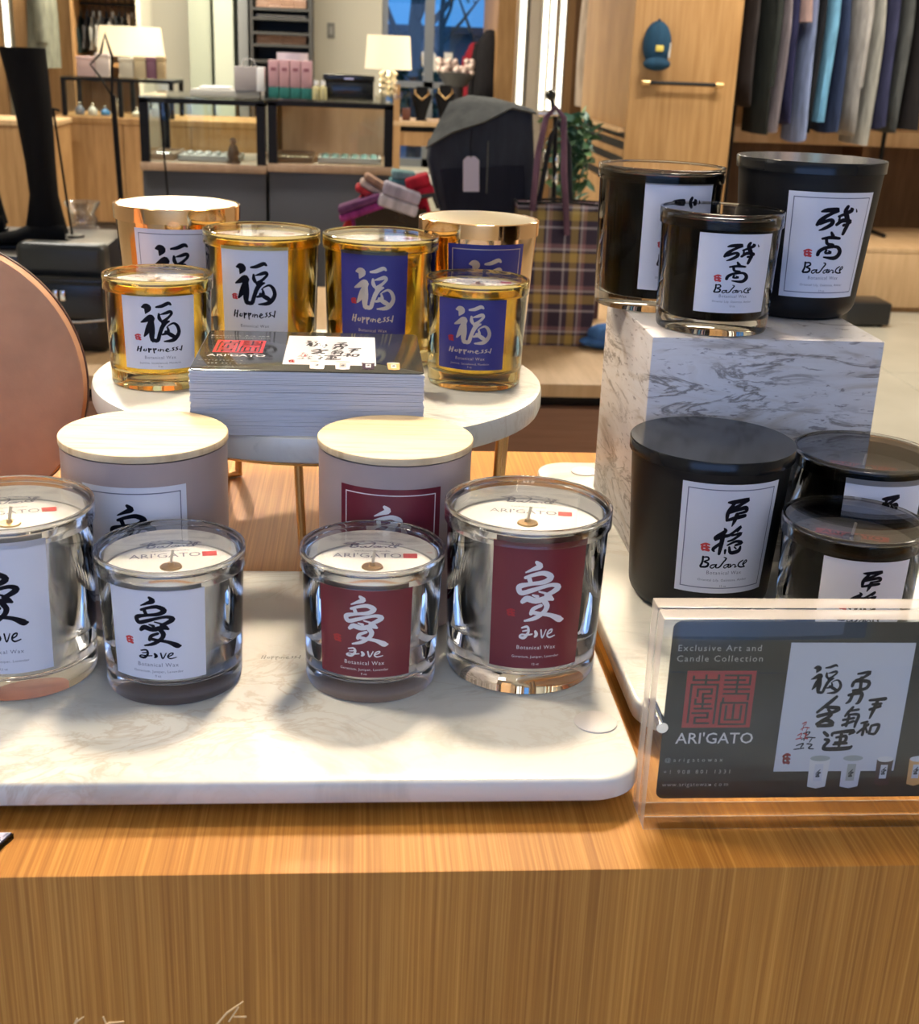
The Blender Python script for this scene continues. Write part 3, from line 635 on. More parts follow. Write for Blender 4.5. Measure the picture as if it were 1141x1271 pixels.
glass_candle('glass_candle', .2355, .9990, SBZ, .0496, .1085, 'zan', 'white', 7, 'black', 'large black glass candle on stone block, half hidden by the small one', GK, False)
tumbler('black_lid_candle', .3480, .9820, SBZ, .0562, .119, 'zan', 'white', 4, MATTE, MATTELID, 'cap', 'tall matte black candle with white Balance label on stone block', 'matte black candles', .0190, .0790, .83)
tumbler('black_lid_candle', .2424, .8080, M0, .0554, .116, 'heion', 'white', 3, MATTE, MATTELID, 'cap', 'matte black candle with satin lid and Balance label on marble, before the stone block', 'matte black candles', .0225, .0785, .88)
glass_candle('glass_candle', .3560, .8200, M0, .0490, .106, 'heion', 'white', -.5, 'black', 'large black glass candle on marble behind the small one, at right edge', GK, False)
glass_candle('glass_candle', .3190, .7350, M0, .0455, .086, 'heion', 'white', -6, 'black', 'small black glass candle on marble right behind the acrylic sign', GK, True)

# ------------------------------------------------------------------ the printed card
CARDK = mat('card_charcoal', (.036, .038, .036), .10, 0, .35); PAPER = mat('card_paper', (.62, .62, .66), .10, 0, .35); SEALR = mat('seal_red', (.42, .05, .055), .10, 0, .35)
SEALD = mat('seal_dark', (.075, .045, .045), .10, 0, .35); PRW = mat('print_white', (.72, .70, .68), .10, 0, .35); PRG = mat('print_grey', (.40, .41, .38), .10, 0, .35); GOLDP = mat('print_orange', (.72, .40, .16), .10, 0, .35)
def card_art(w, h):
    """prints in card space (0..w, 0..h) listed back to front"""
    X = lambda x: (x-.1605)/.162*w
    Z = lambda z: (z-.911)/.104*h
    k = w/.162; L = []
    a = MB(); put(a, 'Exclusive Art and', .0050*k, X(.1638), Z(.9985), 'LEFT', space=1.22); put(a, 'Candle Collection', .0050*k, X(.1638), Z(.9925), 'LEFT', space=1.22)
    put(a, '@ a r i g a t o w a x', .0034*k, X(.1632), Z(.9335), 'LEFT', space=1.1); put(a, '+ 1   9 0 8   8 0 1   1 3 3 1', .0034*k, X(.1632), Z(.9262), 'LEFT'); put(a, 'www.arigatowax', .0034*k, X(.1632), Z(.9185), 'LEFT', space=1.15); put(a, 'c o m', .0034*k, X(.1915), Z(.9185), 'LEFT')
    L.append(('small_print', a, PRG, 1))
    b = MB(); put(b, "ARI'GATO", .0092*k, X(.1888), Z(.9445), bold=.00004); b.lathe([(0, 0), (.0006*k, 0)], 8, (X(.1893), Z(.9192), 0)); L.append(('brand_lettering', b, PRW, 1))
    s = MB(); rectflat(s, X(.1703), Z(.954), X(.2067), Z(.9872)); L.append(('seal_ground', s, SEALR, 1))
    d = MB()
    def ln(pts, t=.034):
        for (x0, y0), (x1, y1) in zip(pts, pts[1:]):
            p, q = min(x0, x1)-t/2, max(x0, x1)+t/2; r, u = min(y0, y1)-t/2, max(y0, y1)+t/2
            f = lambda x: X(.1703)+x*(X(.2067)-X(.1703)); g = lambda y: Z(.954)+(1-y)*(Z(.9872)-Z(.954)); rectflat(d, f(p), g(u), f(q), g(r))
    ln([(.10, .10), (.10, .16), (.46, .16), (.46, .08)]); ln([(.28, .08), (.28, .24)]); ln([(.08, .90), (.08, .24), (.46, .24), (.46, .92)])
    ln([(.18, .44), (.18, .32), (.38, .32), (.38, .40), (.26, .40), (.26, .48), (.38, .48)]); ln([(.16, .50), (.16, .58), (.38, .58)]); ln([(.27, .50), (.27, .66)])
    ln([(.16, .66), (.40, .66)]); ln([(.14, .74), (.36, .74), (.36, .82), (.18, .82), (.18, .92), (.38, .92)])
    ln([(.56, .08), (.92, .08), (.92, .24)]); ln([(.56, .16), (.84, .16)]); ln([(.56, .24), (.92, .24)]); ln([(.56, .32), (.92, .32)]); ln([(.74, .08), (.74, .40)]); ln([(.56, .40), (.92, .40), (.92, .50)]); ln([(.56, .48), (.56, .54)])
    ln([(.54, .94), (.54, .56), (.92, .56), (.92, .94), (.54, .94)]); ln([(.62, .62), (.62, .86), (.84, .86), (.84, .62)]); ln([(.73, .60), (.73, .86)])
    L.append(('seal_lines', d, SEALD, 2))
    p = MB(); rectflat(p, X(.2229), Z(.9272), X(.2891), Z(1.0033)); L.append(('paper_panel', p, PAPER, 1))
    g = MB()
    def place(nm, bx):
        v = (bx[1]-100)/980; v2 = (bx[3]-100)/980; off = 165-140*(v+v2)/2; u = (bx[0]-off)/930; u2 = (bx[2]-off)/930
        ww, hh = X(.2891)-X(.2229), Z(1.0033)-Z(.9272); draw(g, nm, X(.2229)+u*ww, Z(1.0033)-v*hh, (u2-u)*ww, (v2-v)*hh)
    for nm, bx in (('fuku', (310, 255, 550, 480)), ('ai2', (350, 500, 525, 730)), ('yuu', (600, 305, 750, 560)), ('ki', (540, 580, 680, 740)), ('hei2', (745, 510, 870, 670)), ('wa', (665, 690, 830, 800)), ('un', (400, 750, 635, 915)), ('sig', (190, 760, 345, 910))): place(nm, bx)
    L.append(('calligraphy', g, INK, 2)); g = MB(); place('sig', (205, 685, 300, 830)); place('seal', (95, 935, 155, 1020)); L.append(('red_marks', g, SEALR, 2.4))
    for i, (x, m_) in enumerate(((.2475, PRW), (.2655, PAPER), (.2835, SEALD), (.3015, GOLDP))):
        q = MB(); hw, zb, zt = (.0056, .9178, .9352) if i < 2 else (.0046, .9190, .9345)
        q.add([(X(x-hw*.88), Z(zb), 0), (X(x), Z(zb-.0012), 0), (X(x+hw*.88), Z(zb), 0), (X(x+hw), Z(zt), 0), (X(x), Z(zt-.0012), 0), (X(x-hw), Z(zt), 0)], [(0, 1, 2, 3, 4, 5)])
        L.append(('candle_picture', q, m_, 3))
        q = MB(); q.add([(X(x)+hw*k*math.cos(t*PI/6), Z(zt)+.0018*k*math.sin(t*PI/6), 0) for t in range(12)], [tuple(range(12))]); L.append(('candle_rim', q, PRG if i < 2 else PRW, 4))
        q = MB(); rectflat(q, X(x-hw*.42), Z(zb+.0035), X(x+hw*.42), Z(zt-.0035)); L.append(('candle_label', q, PAPER if i != 1 else PRG, 4))
        q = MB(); draw(q, 'ai2', X(x-.0014), Z(zb+.0105), .0028*k, .0045*k); L.append(('candle_glyph', q, INK, 5))
    return L
def card(parent, w, h, th, xf, name='card'):
    """rounded card lying in its own xy plane, xf maps it into place"""
    c = slab(name, 0, w, 0, h, 0, th, .0042, CARDK, parent, 6, .0001)
    c.matrix_local = xf
    for nm, mb, m_, lay in card_art(w, h):
        me = mb.mesh(nm)
        for v in me.vertices: v.co.z += th+.00006*lay
        obj(nm, me, m_, c)
    return c
# acrylic sign holder
sg = empty('sign_holder', (.152, .5550, .9), 0, 'clear acrylic sign holder with charcoal card standing on the oak', 'sign')
for a, b in ((0, .0124), (.0136, .026)): 
    me = MB().box(0, .226, a, b, 0, .1222).mesh('a', .0007, 2); o = obj('acrylic_panel', me, [ACPANE, ACEDGE], sg, smooth=40)
    for f in me.polygons: f.material_index = 0 if abs(f.normal.y) > .9 else 1
card(sg, .162, .104, .0006, Matrix.Translation((.0088, .0134, .0108)) @ Matrix.Rotation(PI/2, 4, 'X'))
for zz in (.0612,):
    for xx in (.0048, .2212):
        obj('magnet', MB().tube([(xx, -.0004, zz), (xx, .0264, zz)], .0030, 16).mesh('m'), SILVER, sg, smooth=40)
# postcard stack
ps = empty('postcard_stack', (-.112, .829, ST), 0, 'tall stack of charcoal postcards with white edges on the marble stand', 'stack of cards')
EDGE = mat('card_edge', (.74, .75, .80), .55)
pl = MB(); rn = random.Random(5); z = .0001; n = 60; t = .0445/n
for i in range(n):
    dx, dy = rn.uniform(-.0006, .0006), rn.uniform(-.0005, .0005); g = .00025 if i in (24, 40) else 0
    if i == 24: dx += .001
    pl.box(dx, .157+dx, dy, .125+dy, z, z+t*.86-g); z += t
tag(obj('card_pile', pl.mesh('pile'), EDGE, ps), kind='stuff')
card(ps, .157, .125, .0006, Matrix.Translation((0, 0, .0447)), 'top_card')
# price card under the left end of the board
pc = empty('price_card', (-.1790, .5275, .9), 0, 'small printed card in clear holder at lower left table edge', 'sign')
PCM = mat('patterned_card', (.5, .5, .6), .4); f_ = noise(PCM, coords(PCM), 190, 3, .6); lk(PCM, ramp(PCM, f_, [(.42, (.16, .15, .28)), (.5, (.50, .48, .60)), (.6, (.62, .60, .70))]), P(PCM).inputs['Base Color'])
obj('acrylic_foot', MB().add([(-.16, 0, 0), (-.0015, 0, 0), (.0085, .026, 0), (-.16, .026, 0), (-.16, 0, .003), (-.0015, 0, .003), (.0085, .026, .003), (-.16, .026, .003)], [(0, 3, 2, 1), (4, 5, 6, 7), (0, 1, 5, 4), (1, 2, 6, 5), (2, 3, 7, 6), (3, 0, 4, 7)]).mesh('c'), ACRYL, pc)
obj('card', MB().add([(-.16, .004, .0031), (-.001, .004, .0031), (.0075, .026, .0031), (-.16, .026, .0031), (-.16, .004, .0036), (-.001, .004, .0036), (.0075, .026, .0036), (-.16, .026, .0036)], [(0, 3, 2, 1), (4, 5, 6, 7), (0, 1, 5, 4), (1, 2, 6, 5), (2, 3, 7, 6), (3, 0, 4, 7)]).mesh('c'), PCM, pc)
# tan leather disc
td = empty('leather_disc', (-.337, 1.03, .9), 0, 'round tan leather disc standing at left edge behind the candles', 'leather disc')
dd = MB().lathe([(0, -.012), (.108, -.012), (.1135, -.010), (.1150, -.004), (.1150, .004), (.1135, .010), (.108, .012), (0, .012)], 96).mesh('d')
o = obj('disc', dd, TAN, td, (0, 0, .1155), (PI/2, 0, 0), smooth=50)
obj('edge_piping', MB().lathe([(.1146, -.0012), (.1160, -.0012), (.1164, 0), (.1160, .0012), (.1146, .0012)], 96, closed=True).mesh('p'), mat('dark_edge', (.10, .05, .035), .5), td, (0, 0, .1155), (PI/2, 0, 0), smooth=50)
# dried grass rising in front of the table from the floor
STRAW = mat('straw', (.80, .55, .28), .6)
dg = empty('dried_grass', (-.06, .415, 0), 0, 'dried straw stems rising before the table front at bottom edge', 'dried grass')
obj('pot', MB().lathe([(0, 0), (.06, 0), (.078, .22), (.072, .22), (.056, .01), (0, .01)], 32).mesh('pot'), mat('clay', (.35, .2, .12), .7), dg, smooth=40)
def hang(px, py, Y): q = at(px, py, Y); return Vector((q.x+.06, q.y-.415, q.z))
for P0, P1, tw in (((262, 1271), (302, 1243), [((290, 1262), (306, 1262)), ((284, 1268), (296, 1250))]), ((118, 1271), (154, 1268), [((134, 1276), (128, 1262)), ((140, 1275), (150, 1280))]), ((86, 1275), (104, 1262), [((92, 1272), (96, 1264))])):
    a, b = hang(P0[0], P0[1]+9, .46), hang(P1[0], P1[1], .46)
    m = MB().tube([(a.x*.1, 0, .02), (a.x*.7, a.y, .4), a, (a+b)/2+Vector((0, 0, .002)), b], [.0006, .0006, .0005, .0005, .0003], 5)
    for p, q in tw: m.tube([hang(*p, .46), hang(*q, .46)], .0004, 5)
    obj('stem', m.mesh('s'), STRAW, dg, smooth=60)
# ------------------------------------------------------------------ shop furniture behind
# low bench with slab top, shadow gap and drawer face
bz = .44
bn = empty('display_bench', (0, 0, 0), 0, 'low oak bench with slab top and shadow gap behind the table', 'bench')
zt = at(400, 488, 3.33).z; zg = at(400, 503, 3.33).z
box('top', (-2.2, .98, 3.33, 4.75, zt, bz), BENCHTOP, bn, .003); box('recess', (-2.15, .93, 3.37, 4.7, zg, zt), BLACK, bn)  # recess box is black itself, the gap's shadow put into its colour
box('drawer', (-2.19, -.62, 3.335, 3.36, .05, zg), BENCHFACE, bn); box('drawer', (-.614, .97, 3.335, 3.36, .05, zg), BENCHFACE, bn); box('body', (-2.17, .96, 3.36, 4.7, 0, zg), BENCHFACE, bn)
# riser, boots, handbag
def pos(px, py, z):
    d = at(px, py, 1.0)-Vector((0, 0, ZC)); t = (z-ZC)/d.z; return Vector((0, 0, ZC))+d*t
rs = box('boot_riser', (-2.1, -.80, 3.86, 4.5, bz, .665), mat('riser_black', (.02, .016, .016), .3), None, .004)
tag(rs, 'glossy black riser box under the black boots', 'riser')
BOOT = cloth_m('suede_black', (.0042, .0042, .005), .3, .8)
def boot(px, bx, Y, lbl):
    p = at(px, bx, Y); o = empty('tall_boot', (p.x, Y, .665), math.radians(8), lbl, 'boot', 'black suede boots')
    # shaft lofted over ankle, with foot pointing to the viewer's left
    m = MB(); rings = [(0, 0, .045, .066, .03), (0, 0, .10, .054, .040), (.0, 0, .16, .043, .038), (-.004, 0, .26, .045, .045), (-.012, 0, .40, .054, .052), (-.022, 0, .50, .060, .058), (-.032, 0, .585, .067, .062)]
    v = []; N = 24
    for cx, cy, z, rx, ry in rings:
        for i in range(N): a = 2*PI*i/N; v.append((cx+rx*math.cos(a), cy+ry*math.sin(a), z))
    f = [(k*N+i, k*N+(i+1) % N, (k+1)*N+(i+1) % N, (k+1)*N+i) for k in range(len(rings)-1) for i in range(N)]
    f.append(tuple(range(N))[::-1]); m.add(v, f); obj('shaft', m.mesh('shaft'), BOOT, o, smooth=60)
    m = MB(); v = []; fr = [(.055, .034, .07), (.03, .038, .085), (-.03, .041, .075), (-.09, .044, .048), (-.14, .038, .036), (-.17, .018, .026)]
    for x, ry, hz in fr:
        for i in range(16):
            a = 2*PI*i/16; v.append((x, ry*math.cos(a), max(.004, hz/2+.006+hz/2*math.sin(a))))
    f = [(k*16+i, k*16+(i+1) % 16, (k+1)*16+(i+1) % 16, (k+1)*16+i) for k in range(len(fr)-1) for i in range(16)]; f += [tuple(range(16))[::-1], tuple(range(80, 96))]
    m.add(v, f); obj('foot', m.mesh('foot'), BOOT, o, smooth=70)
    obj('sole', MB().box(-.17, .06, -.036, .036, 0, .010).mesh('s', .003, 2), BLACK, o, smooth=40); obj('heel', MB().box(.02, .062, -.026, .026, 0, .03).mesh('h', .003, 2), BLACK, o, smooth=40)
boot(59, 300, 4.05, 'tall black suede boot with its shaft fully in view')
boot(-14, 300, 4.24, 'tall black suede boot cut off by the left edge')
hb = empty('handbag', (at(84, 440, 3.62).x, 3.66, bz), math.radians(-6), 'black leather handbag with silver clasp on the bench', 'handbag')
obj('body', MB().box(-.17, .135, -.07, .07, 0, .19).mesh('b', .03, 4), BAGBLK, hb, smooth=60)
fl_ = MB().box(-.165, .13, -.078, -.060, .095, .20).mesh('f', .008, 3); obj('flap', fl_, BAGBLK, hb, smooth=60)
obj('flap_top', MB().box(-.165, .13, -.07, .06, .19, .215).mesh('f', .010, 3), BAGBLK, hb, smooth=60)
obj('crown', MB().box(-.13, .12, -.03, .05, .205, .30).mesh('f', .022, 4), leather('soft_black', (.03, .034, .034), 60, .35), hb, smooth=60)
for k in (-1, 0, 1): obj('clasp', MB().box(-.012+k*.021, .003+k*.021, -.086, -.076, .150, .180).mesh('c', .003, 2), SILVER, hb, smooth=40)
obj('trim', MB().tube([(-.165, -.080, .100), (-.05, -.084, .092), (.06, -.084, .092), (.13, -.080, .100)], .004, 8).mesh('c'), SILVER, hb, smooth=40)
obj('strap_patch', MB().box(-.02, .05, -.075, -.066, .035, .065).mesh('p', .003, 2), mat('dark_patch', (.06, .05, .05), .4), hb, smooth=40)
gm = empty('amber_jar', (at(30, 352, 3.74).x, 3.76, bz), 0, 'tiny amber jar beside the black handbag', 'jar')
obj('glass', MB().lathe([(0, 0), (.022, 0), (.022, .17), (.018, .178), (0, .178)], 24).mesh('j'), mat('amber_j', (.75, .36, .05), .2), gm, smooth=40); obj('cap', MB().lathe([(0, .178), (.020, .178), (.020, .20), (0, .20)], 24).mesh('c'), GOLDLID, gm, smooth=40)
gv = empty('glass_dish', (at(106, 318, 4.64).x, 4.64, bz), 0, 'small ribbed glass dish on a dark wood base behind the handbag', 'dish')
obj('base', MB().lathe([(0, 0), (.05, 0), (.055, .21), (0, .21)], 32).mesh('b'), mat('dark_wood', (.08, .03, .02), .4), gv, smooth=40)
obj('bowl', MB().lathe([(0, .21), (.045, .21), (.05, .24), (.04, .26), (.06, .29), (.062, .30), (.057, .30), (.036, .262), (.04, .225), (0, .222)], 32).mesh('b'), thin_glass('ribbed_glass', (.9, .9, .9), 1.6, 3, .15), gv, smooth=60)
# black rod stand with diamond loop
rdY = 4.6
rs_ = empty('rod_stand', (at(150, 305, rdY).x, rdY, bz), 0, 'black metal rod stand with a diamond shaped loop at top', 'stand')
def loc_(o, px, py, Y): return at(px, py, Y)-Vector(o.location)
base_p = Vector((0, 0, .004))
obj('base', MB().lathe([(0, 0), (.07, 0), (.07, .006), (.01, .010), (0, .010)], 32).mesh('b'), BLACK, rs_, smooth=40)
obj('rod', MB().tube([base_p, loc_(rs_, 150, 245, rdY), loc_(rs_, 140, 118, rdY)], [.0095, .0095, .0095], 10).mesh('r'), BLACK, rs_, smooth=50)
obj('loop', MB().tube([loc_(rs_, 139, 120, rdY), loc_(rs_, 139, 70, rdY), loc_(rs_, 130, 42, rdY), loc_(rs_, 125, 66, rdY)], .005, 8).mesh('r'), BLACK, rs_, smooth=30)
obj('loop', MB().tube([loc_(rs_, 125, 66, rdY), loc_(rs_, 112, 80, rdY), loc_(rs_, 124, 95, rdY), loc_(rs_, 138, 118, rdY)], .0035, 8).mesh('r'), BLACK, rs_, smooth=30)
# cord stands of thin wire by the boots and the case
for a, b, Y, lb in (((66, 135), (90, 300), 4.3, 'thin dark wire stand rising beside the tall boot'), ((198, 125), (210, 262), 4.8, 'thin dark wire stand in front of the left glass case')):
    q0, q1 = at(*b, Y), at(*a, Y); o = empty('wire_stand', (q1.x+(q0.x-q1.x)*1.2, Y, .665 if Y == 4.3 else 0), 0, lb, 'stand'); zz = o.location.z
    if Y == 4.3: o.location.x = q0.x; o.location.y = 4.3
    obj('wire', MB().tube([(0, 0, 0), q0-o.location if Y != 4.3 else (0, 0, .01), q1-o.location], .004, 6).mesh('w'), BLACK, o, smooth=50)
    obj('hook', MB().tube([q1-o.location+Vector((.02, 0, -.005)), q1-o.location, q1-o.location+Vector((-.03, 0, .004)), q1-o.location+Vector((-.032, 0, -.03))], .004, 6).mesh('h'), BLACK, o, smooth=50)
    obj('foot', MB().lathe([(0, 0), (.04, 0), (.04, .006), (0, .008)], 24).mesh('f'), BLACK, o, smooth=40)
# dark grey garment on a stand with hang tag
gy = 3.95
NAVY = cloth_m('navy_felt', (.040, .046, .062), .2); GREYF = cloth_m('grey_felt', (.105, .11, .108), .2)
ga = empty('felt_bag', (at(600, 300, gy).x, gy, bz), 0, 'large dark navy felt bag with grey flap and white hang tag', 'bag')
L_ = lambda px, py, dy=0: at(px, py, gy+dy)-Vector(ga.location)
prof = [(532, 200), (534, 178), (556, 160), (600, 150), (640, 132), (662, 136), (664, 200), (664, 330), (655, 400), (575, 400), (560, 300), (543, 250)]
def extr(pts, y0, y1):
    n = len(pts); m = MB(); m.add([p+Vector((0, y0, 0)) for p in pts]+[p+Vector((0, y1, 0)) for p in pts], [tuple(range(n)), tuple(range(n, 2*n))[::-1]]+[(i, i+n, (i+1) % n+n, (i+1) % n) for i in range(n)]); return m
body_pts = [L_(*p) for p in prof]; body_pts[9].z = 0.0; body_pts[8].z = 0.0
obj('body', extr(body_pts, 0, .16).mesh('b', .012, 3), NAVY, ga, smooth=60)
# flap as a curved sheet with thickness
m = MB(); top = [(560, 128), (585, 119), (615, 122), (645, 130), (666, 137)]; low = [(528, 182), (560, 162), (600, 150), (635, 133), (664, 139)]
v = []
for j in range(5):
    t = j/4
    for i in range(5):
        a, b = top[i], low[i]; p = L_(a[0]+(b[0]-a[0])*t, a[1]+(b[1]-a[1])*t); v.append(p+Vector((0, .08-.12*t+.02*math.sin(i*1.7+t*3), 0)))
f = [(j*5+i, j*5+i+1, j*5+i+6, j*5+i+5) for j in range(4) for i in range(4)]; n = len(v)
m.add(v+[p+Vector((0, .012, -.006)) for p in v], f+[tuple(n+q for q in r[::-1]) for r in f]+[(i, i+n, i+1+n, i+1) for i in range(4)]+[(20+i, 21+i, 21+i+n, 20+i+n) for i in range(4)])
obj('flap', m.mesh('f'), GREYF, ga, smooth=80)
obj('back_flap', extr([L_(560, 130), L_(585, 120), L_(645, 131), L_(664, 140), L_(650, 160), L_(575, 165)], .10, .15).mesh('q', .008, 2), GREYF, ga, smooth=60)
obj('pocket', extr([L_(548, 210), L_(650, 205), L_(652, 262), L_(556, 268)], -.006, .001).mesh('p'), cloth_m('navy_dark', (.018, .021, .034), .2), ga)
obj('seam', MB().tube([L_(606, 175, -.006), L_(604, 240, -.008)], .003, 6).mesh('s'), GREYF, ga, smooth=50)
tg = obj('hang_tag', extr([L_(575, 199, -.02), L_(580, 194, -.02), L_(590, 194, -.02), L_(595, 199, -.02), L_(595, 238, -.02), L_(575, 238, -.02)], 0, .002).mesh('t'), mat('tag_white', (.62, .58, .70), .6), ga)
obj('string', MB().tube([L_(586, 160, -.012), L_(584, 180, -.02), L_(585, 196, -.021)], .0015, 5).mesh('s'), BLACK, tg, smooth=50)
# plaid tote
PL = bpy.data.materials.new('plaid'); PL.use_nodes = True; P(PL).inputs['Roughness'].default_value = .85
tc = nd(PL, 'ShaderNodeTexCoord'); sx = nd(PL, 'ShaderNodeSeparateXYZ'); lk(PL, tc.outputs['Object'], sx.inputs[0])
def bands(sock, k, ph):
    f = math_(PL, 'FRACT', math_(PL, 'ADD', math_(PL, 'MULTIPLY', sock, k), ph))
    return ramp(PL, f, [(0, (.05, .035, .06)), (.20, (.60, .55, .58)), (.26, (.07, .05, .08)), (.40, (.52, .36, .10)), (.62, (.07, .05, .07)), (.68, (.60, .54, .56)), (.74, (.34, .18, .20)), (.84, (.05, .035, .06))], 'CONSTANT')
lk(PL, mix(PL, .5, bands(sx.outputs['X'], 9.5, .1), bands(sx.outputs['Z'], 8, .35)), P(PL).inputs['Base Color'])
ty = 3.82; tx0, tx1 = at(640, 400, ty).x, at(738, 400, ty).x
tt = empty('plaid_tote', ((tx0+tx1)/2, ty+.05, bz), 0, 'plaid fabric tote in yellow and purple standing on the bench', 'tote bag')
hw = (tx1-tx0)/2; th_ = at(690, 254, ty).z-bz
v = []
for z, s, d in ((0, .84, .055), (.08, .94, .062), (th_*.6, 1.02, .05), (th_, 1.08, .045)):
    v += [(-hw*s, -d, z), (hw*s, -d, z), (hw*s, d, z), (-hw*s, d, z)]
f = [(0, 3, 2, 1)]+[(k*4+i, k*4+(i+1) % 4, (k+1)*4+(i+1) % 4, (k+1)*4+i) for k in range(3) for i in range(4)]
mt = MB().add(v, f).mesh('t', 0); o = obj('body', mt, PL, tt, smooth=50); sd_ = o.modifiers.new('s', 'SOLIDIFY'); sd_.thickness = .006
obj('rim', MB().tube([(-hw*1.08, -.047, th_), (0, -.05, th_+.008), (hw*1.08, -.047, th_), (hw*1.08, .047, th_), (0, .05, th_+.006), (-hw*1.08, .047, th_), (-hw*1.08, -.047, th_)], .004, 6).mesh('r'), BLACK, tt, smooth=60)
T_ = lambda px, py, dy=0: at(px, py, ty+dy)-Vector(tt.location)
HM = cloth_m('handle_stripe', (.17, .09, .13), .5)
obj('handle', MB().tube([T_(661, 262, -.01), T_(668, 190, 0), T_(678, 146, .02), T_(690, 133, .03), T_(700, 146, .02), T_(700, 215, 0), T_(704, 292, -.012)], [.010, .010, .009, .007, .009, .010, .010], 7).mesh('h'), HM, tt, smooth=60)
obj('handle', MB().tube([T_(668, 255, .09), T_(684, 170, .08), T_(693, 150, .08), T_(706, 180, .08), T_(708, 252, .09)], .008, 7).mesh('h'), cloth_m('handle_dark', (.03, .03, .035), .3), tt, smooth=60)
# garment rack top with chrome fittings and dark stand foot behind the tote
rk = empty('chrome_stand', (at(690, 300, 4.3).x, 4.3, bz), 0, 'dark stand with chrome clamps rising behind the plaid tote', 'stand')
R_ = lambda px, py: at(px, py, 4.3)-Vector(rk.location)
obj('post', MB().tube([(0, 0, 0), R_(690, 150), R_(684, 118)], [.008, .008, .006], 8).mesh('p'), BLACK, rk, smooth=50)
obj('bar', MB().tube([R_(668, 141), R_(692, 141)], .011, 10).mesh('b'), SILVER, rk, smooth=50)
obj('finial', MB().ball(R_(684, 118), .018).mesh('f'), mat('dark_bronze', (.06, .06, .045), .3, .7), rk, smooth=70)
for a, b in ((678, 195), (690, 200), (677, 215), (689, 222)): obj('clip', MB().ball(R_(a, b), (.011, .008, .026)).mesh('c'), SILVER, rk, smooth=70)
obj('foot', MB().box(-.10, .12, -.14, -.10, 0, .03).mesh('f', .005, 2), BLACK, rk, smooth=40); obj('foot', MB().box(-.03, .03, -.14, .14, 0, .02).mesh('f', .005, 2), BLACK, rk, smooth=40)
# trailing plant
pt = empty('hanging_plant', (at(708, 240, 5.0).x, 5.0, 0), 0, 'green leafy plant in a tall pot behind the tote', 'plant')
obj('pot', MB().lathe([(0, 0), (.10, 0), (.12, .35), (.12, .66), (.11, .66), (.10, .62), (0, .62)], 32).mesh('p'), mat('pot_dark', (.05, .06, .05), .4), pt, smooth=40)
Q_ = lambda px, py: at(px, py, 5.0)-Vector(pt.location)
rn = random.Random(11); st = MB(); lm = []
LEAF = [mat('leaf_green', (.045, .12, .05), .5), mat('leaf_teal', (.06, .16, .11), .5), mat('leaf_light', (.14, .26, .10), .5)]
lme = MB().add([(0, 0, 0), (.012, .020, .004), (.010, .045, 0), (0, .062, -.006), (-.010, .045, 0), (-.012, .020, .004)], [(0, 1, 2, 3, 4, 5)]).mesh('leaf')
lms = []
for q in LEAF: c_ = lme.copy(); c_.materials.append(q); lms.append(c_)
for k in range(12):
    px = 694+3.1*k+rn.uniform(-2, 2); pts = [Vector((rn.uniform(-.03, .03), rn.uniform(-.03, .03), .62)), Q_(px, 200+rn.uniform(-20, 20))+Vector((0, rn.uniform(-.06, .06), 0)), Q_(px+rn.uniform(-5, 7), 138+rn.uniform(0, 34))+Vector((0, rn.uniform(-.08, .08), 0))]
    st.tube(pts, .003, 5)
    for j in range(16):
        t = rn.uniform(.15, 1)*2; i = min(int(t), 1); p = pts[i].lerp(pts[i+1], t-i)+Vector((rn.uniform(-.02, .02), rn.uniform(-.02, .02), 0))
        l = obj('leaf', lms[rn.choice((0, 0, 1, 1, 2))], None, pt, p, (rn.uniform(-1, 1), rn.uniform(-1, 1), rn.uniform(0, 6.3))); l.scale = (1.2, 1.2, 1.2)
obj('stems', st.mesh('s'), LEAF[0], pt, smooth=50)
# soft toys by the tote
def lump(name, px, py, z, r, m, lbl, grp=None, n=4):
    p = pos(px, py, z); o = empty(name, (p.x, p.y, z), 0, lbl, 'shoe' if 'slipper' in name else 'toy', grp)
    return o
sl = lump('slipper', 752, 432, bz, 0, None, 'fluffy blue slipper on the bench beside the tote', None)
BL = cloth_m('blue_fluff', (.08, .22, .55), .3)
obj('sole', MB().ball((0, 0, .02), (.085, .05, .02), 20, 8).mesh('s'), BL, sl, smooth=70); obj('upper', MB().ball((.0, 0, .045), (.062, .048, .032), 20, 10).mesh('u'), BL, sl, smooth=70); obj('cuff', MB().ball((.045, 0, .066), (.035, .036, .018), 16, 8).mesh('u'), cloth_m('blue_light', (.16, .33, .66), .3), sl, smooth=70)
tb = lump('plush_flower', 744, 405, bz, 0, None, 'red and pink plush flower behind the blue slipper', None); tb.location.y += .14
for k in range(7):
    a = k*.9; obj('petal', MB().ball((.035*math.cos(a), .02*math.sin(a), .10+.03*math.sin(a*1.3)), (.028, .024, .026), 12, 8).mesh('p'), mat('petal', [(.55, .05, .05), (.62, .25, .25), (.10, .05, .12)][k % 3], .8), tb, smooth=70)
obj('centre', MB().ball((0, -.02, .10), (.022, .022, .022), 12, 8).mesh('c'), mat('petal_w', (.6, .4, .42), .8), tb, smooth=70); obj('stem', MB().tube([(0, 0, 0), (0, 0, .1)], .02, 8).mesh('s'), mat('petal_k', (.08, .03, .04), .8), tb)
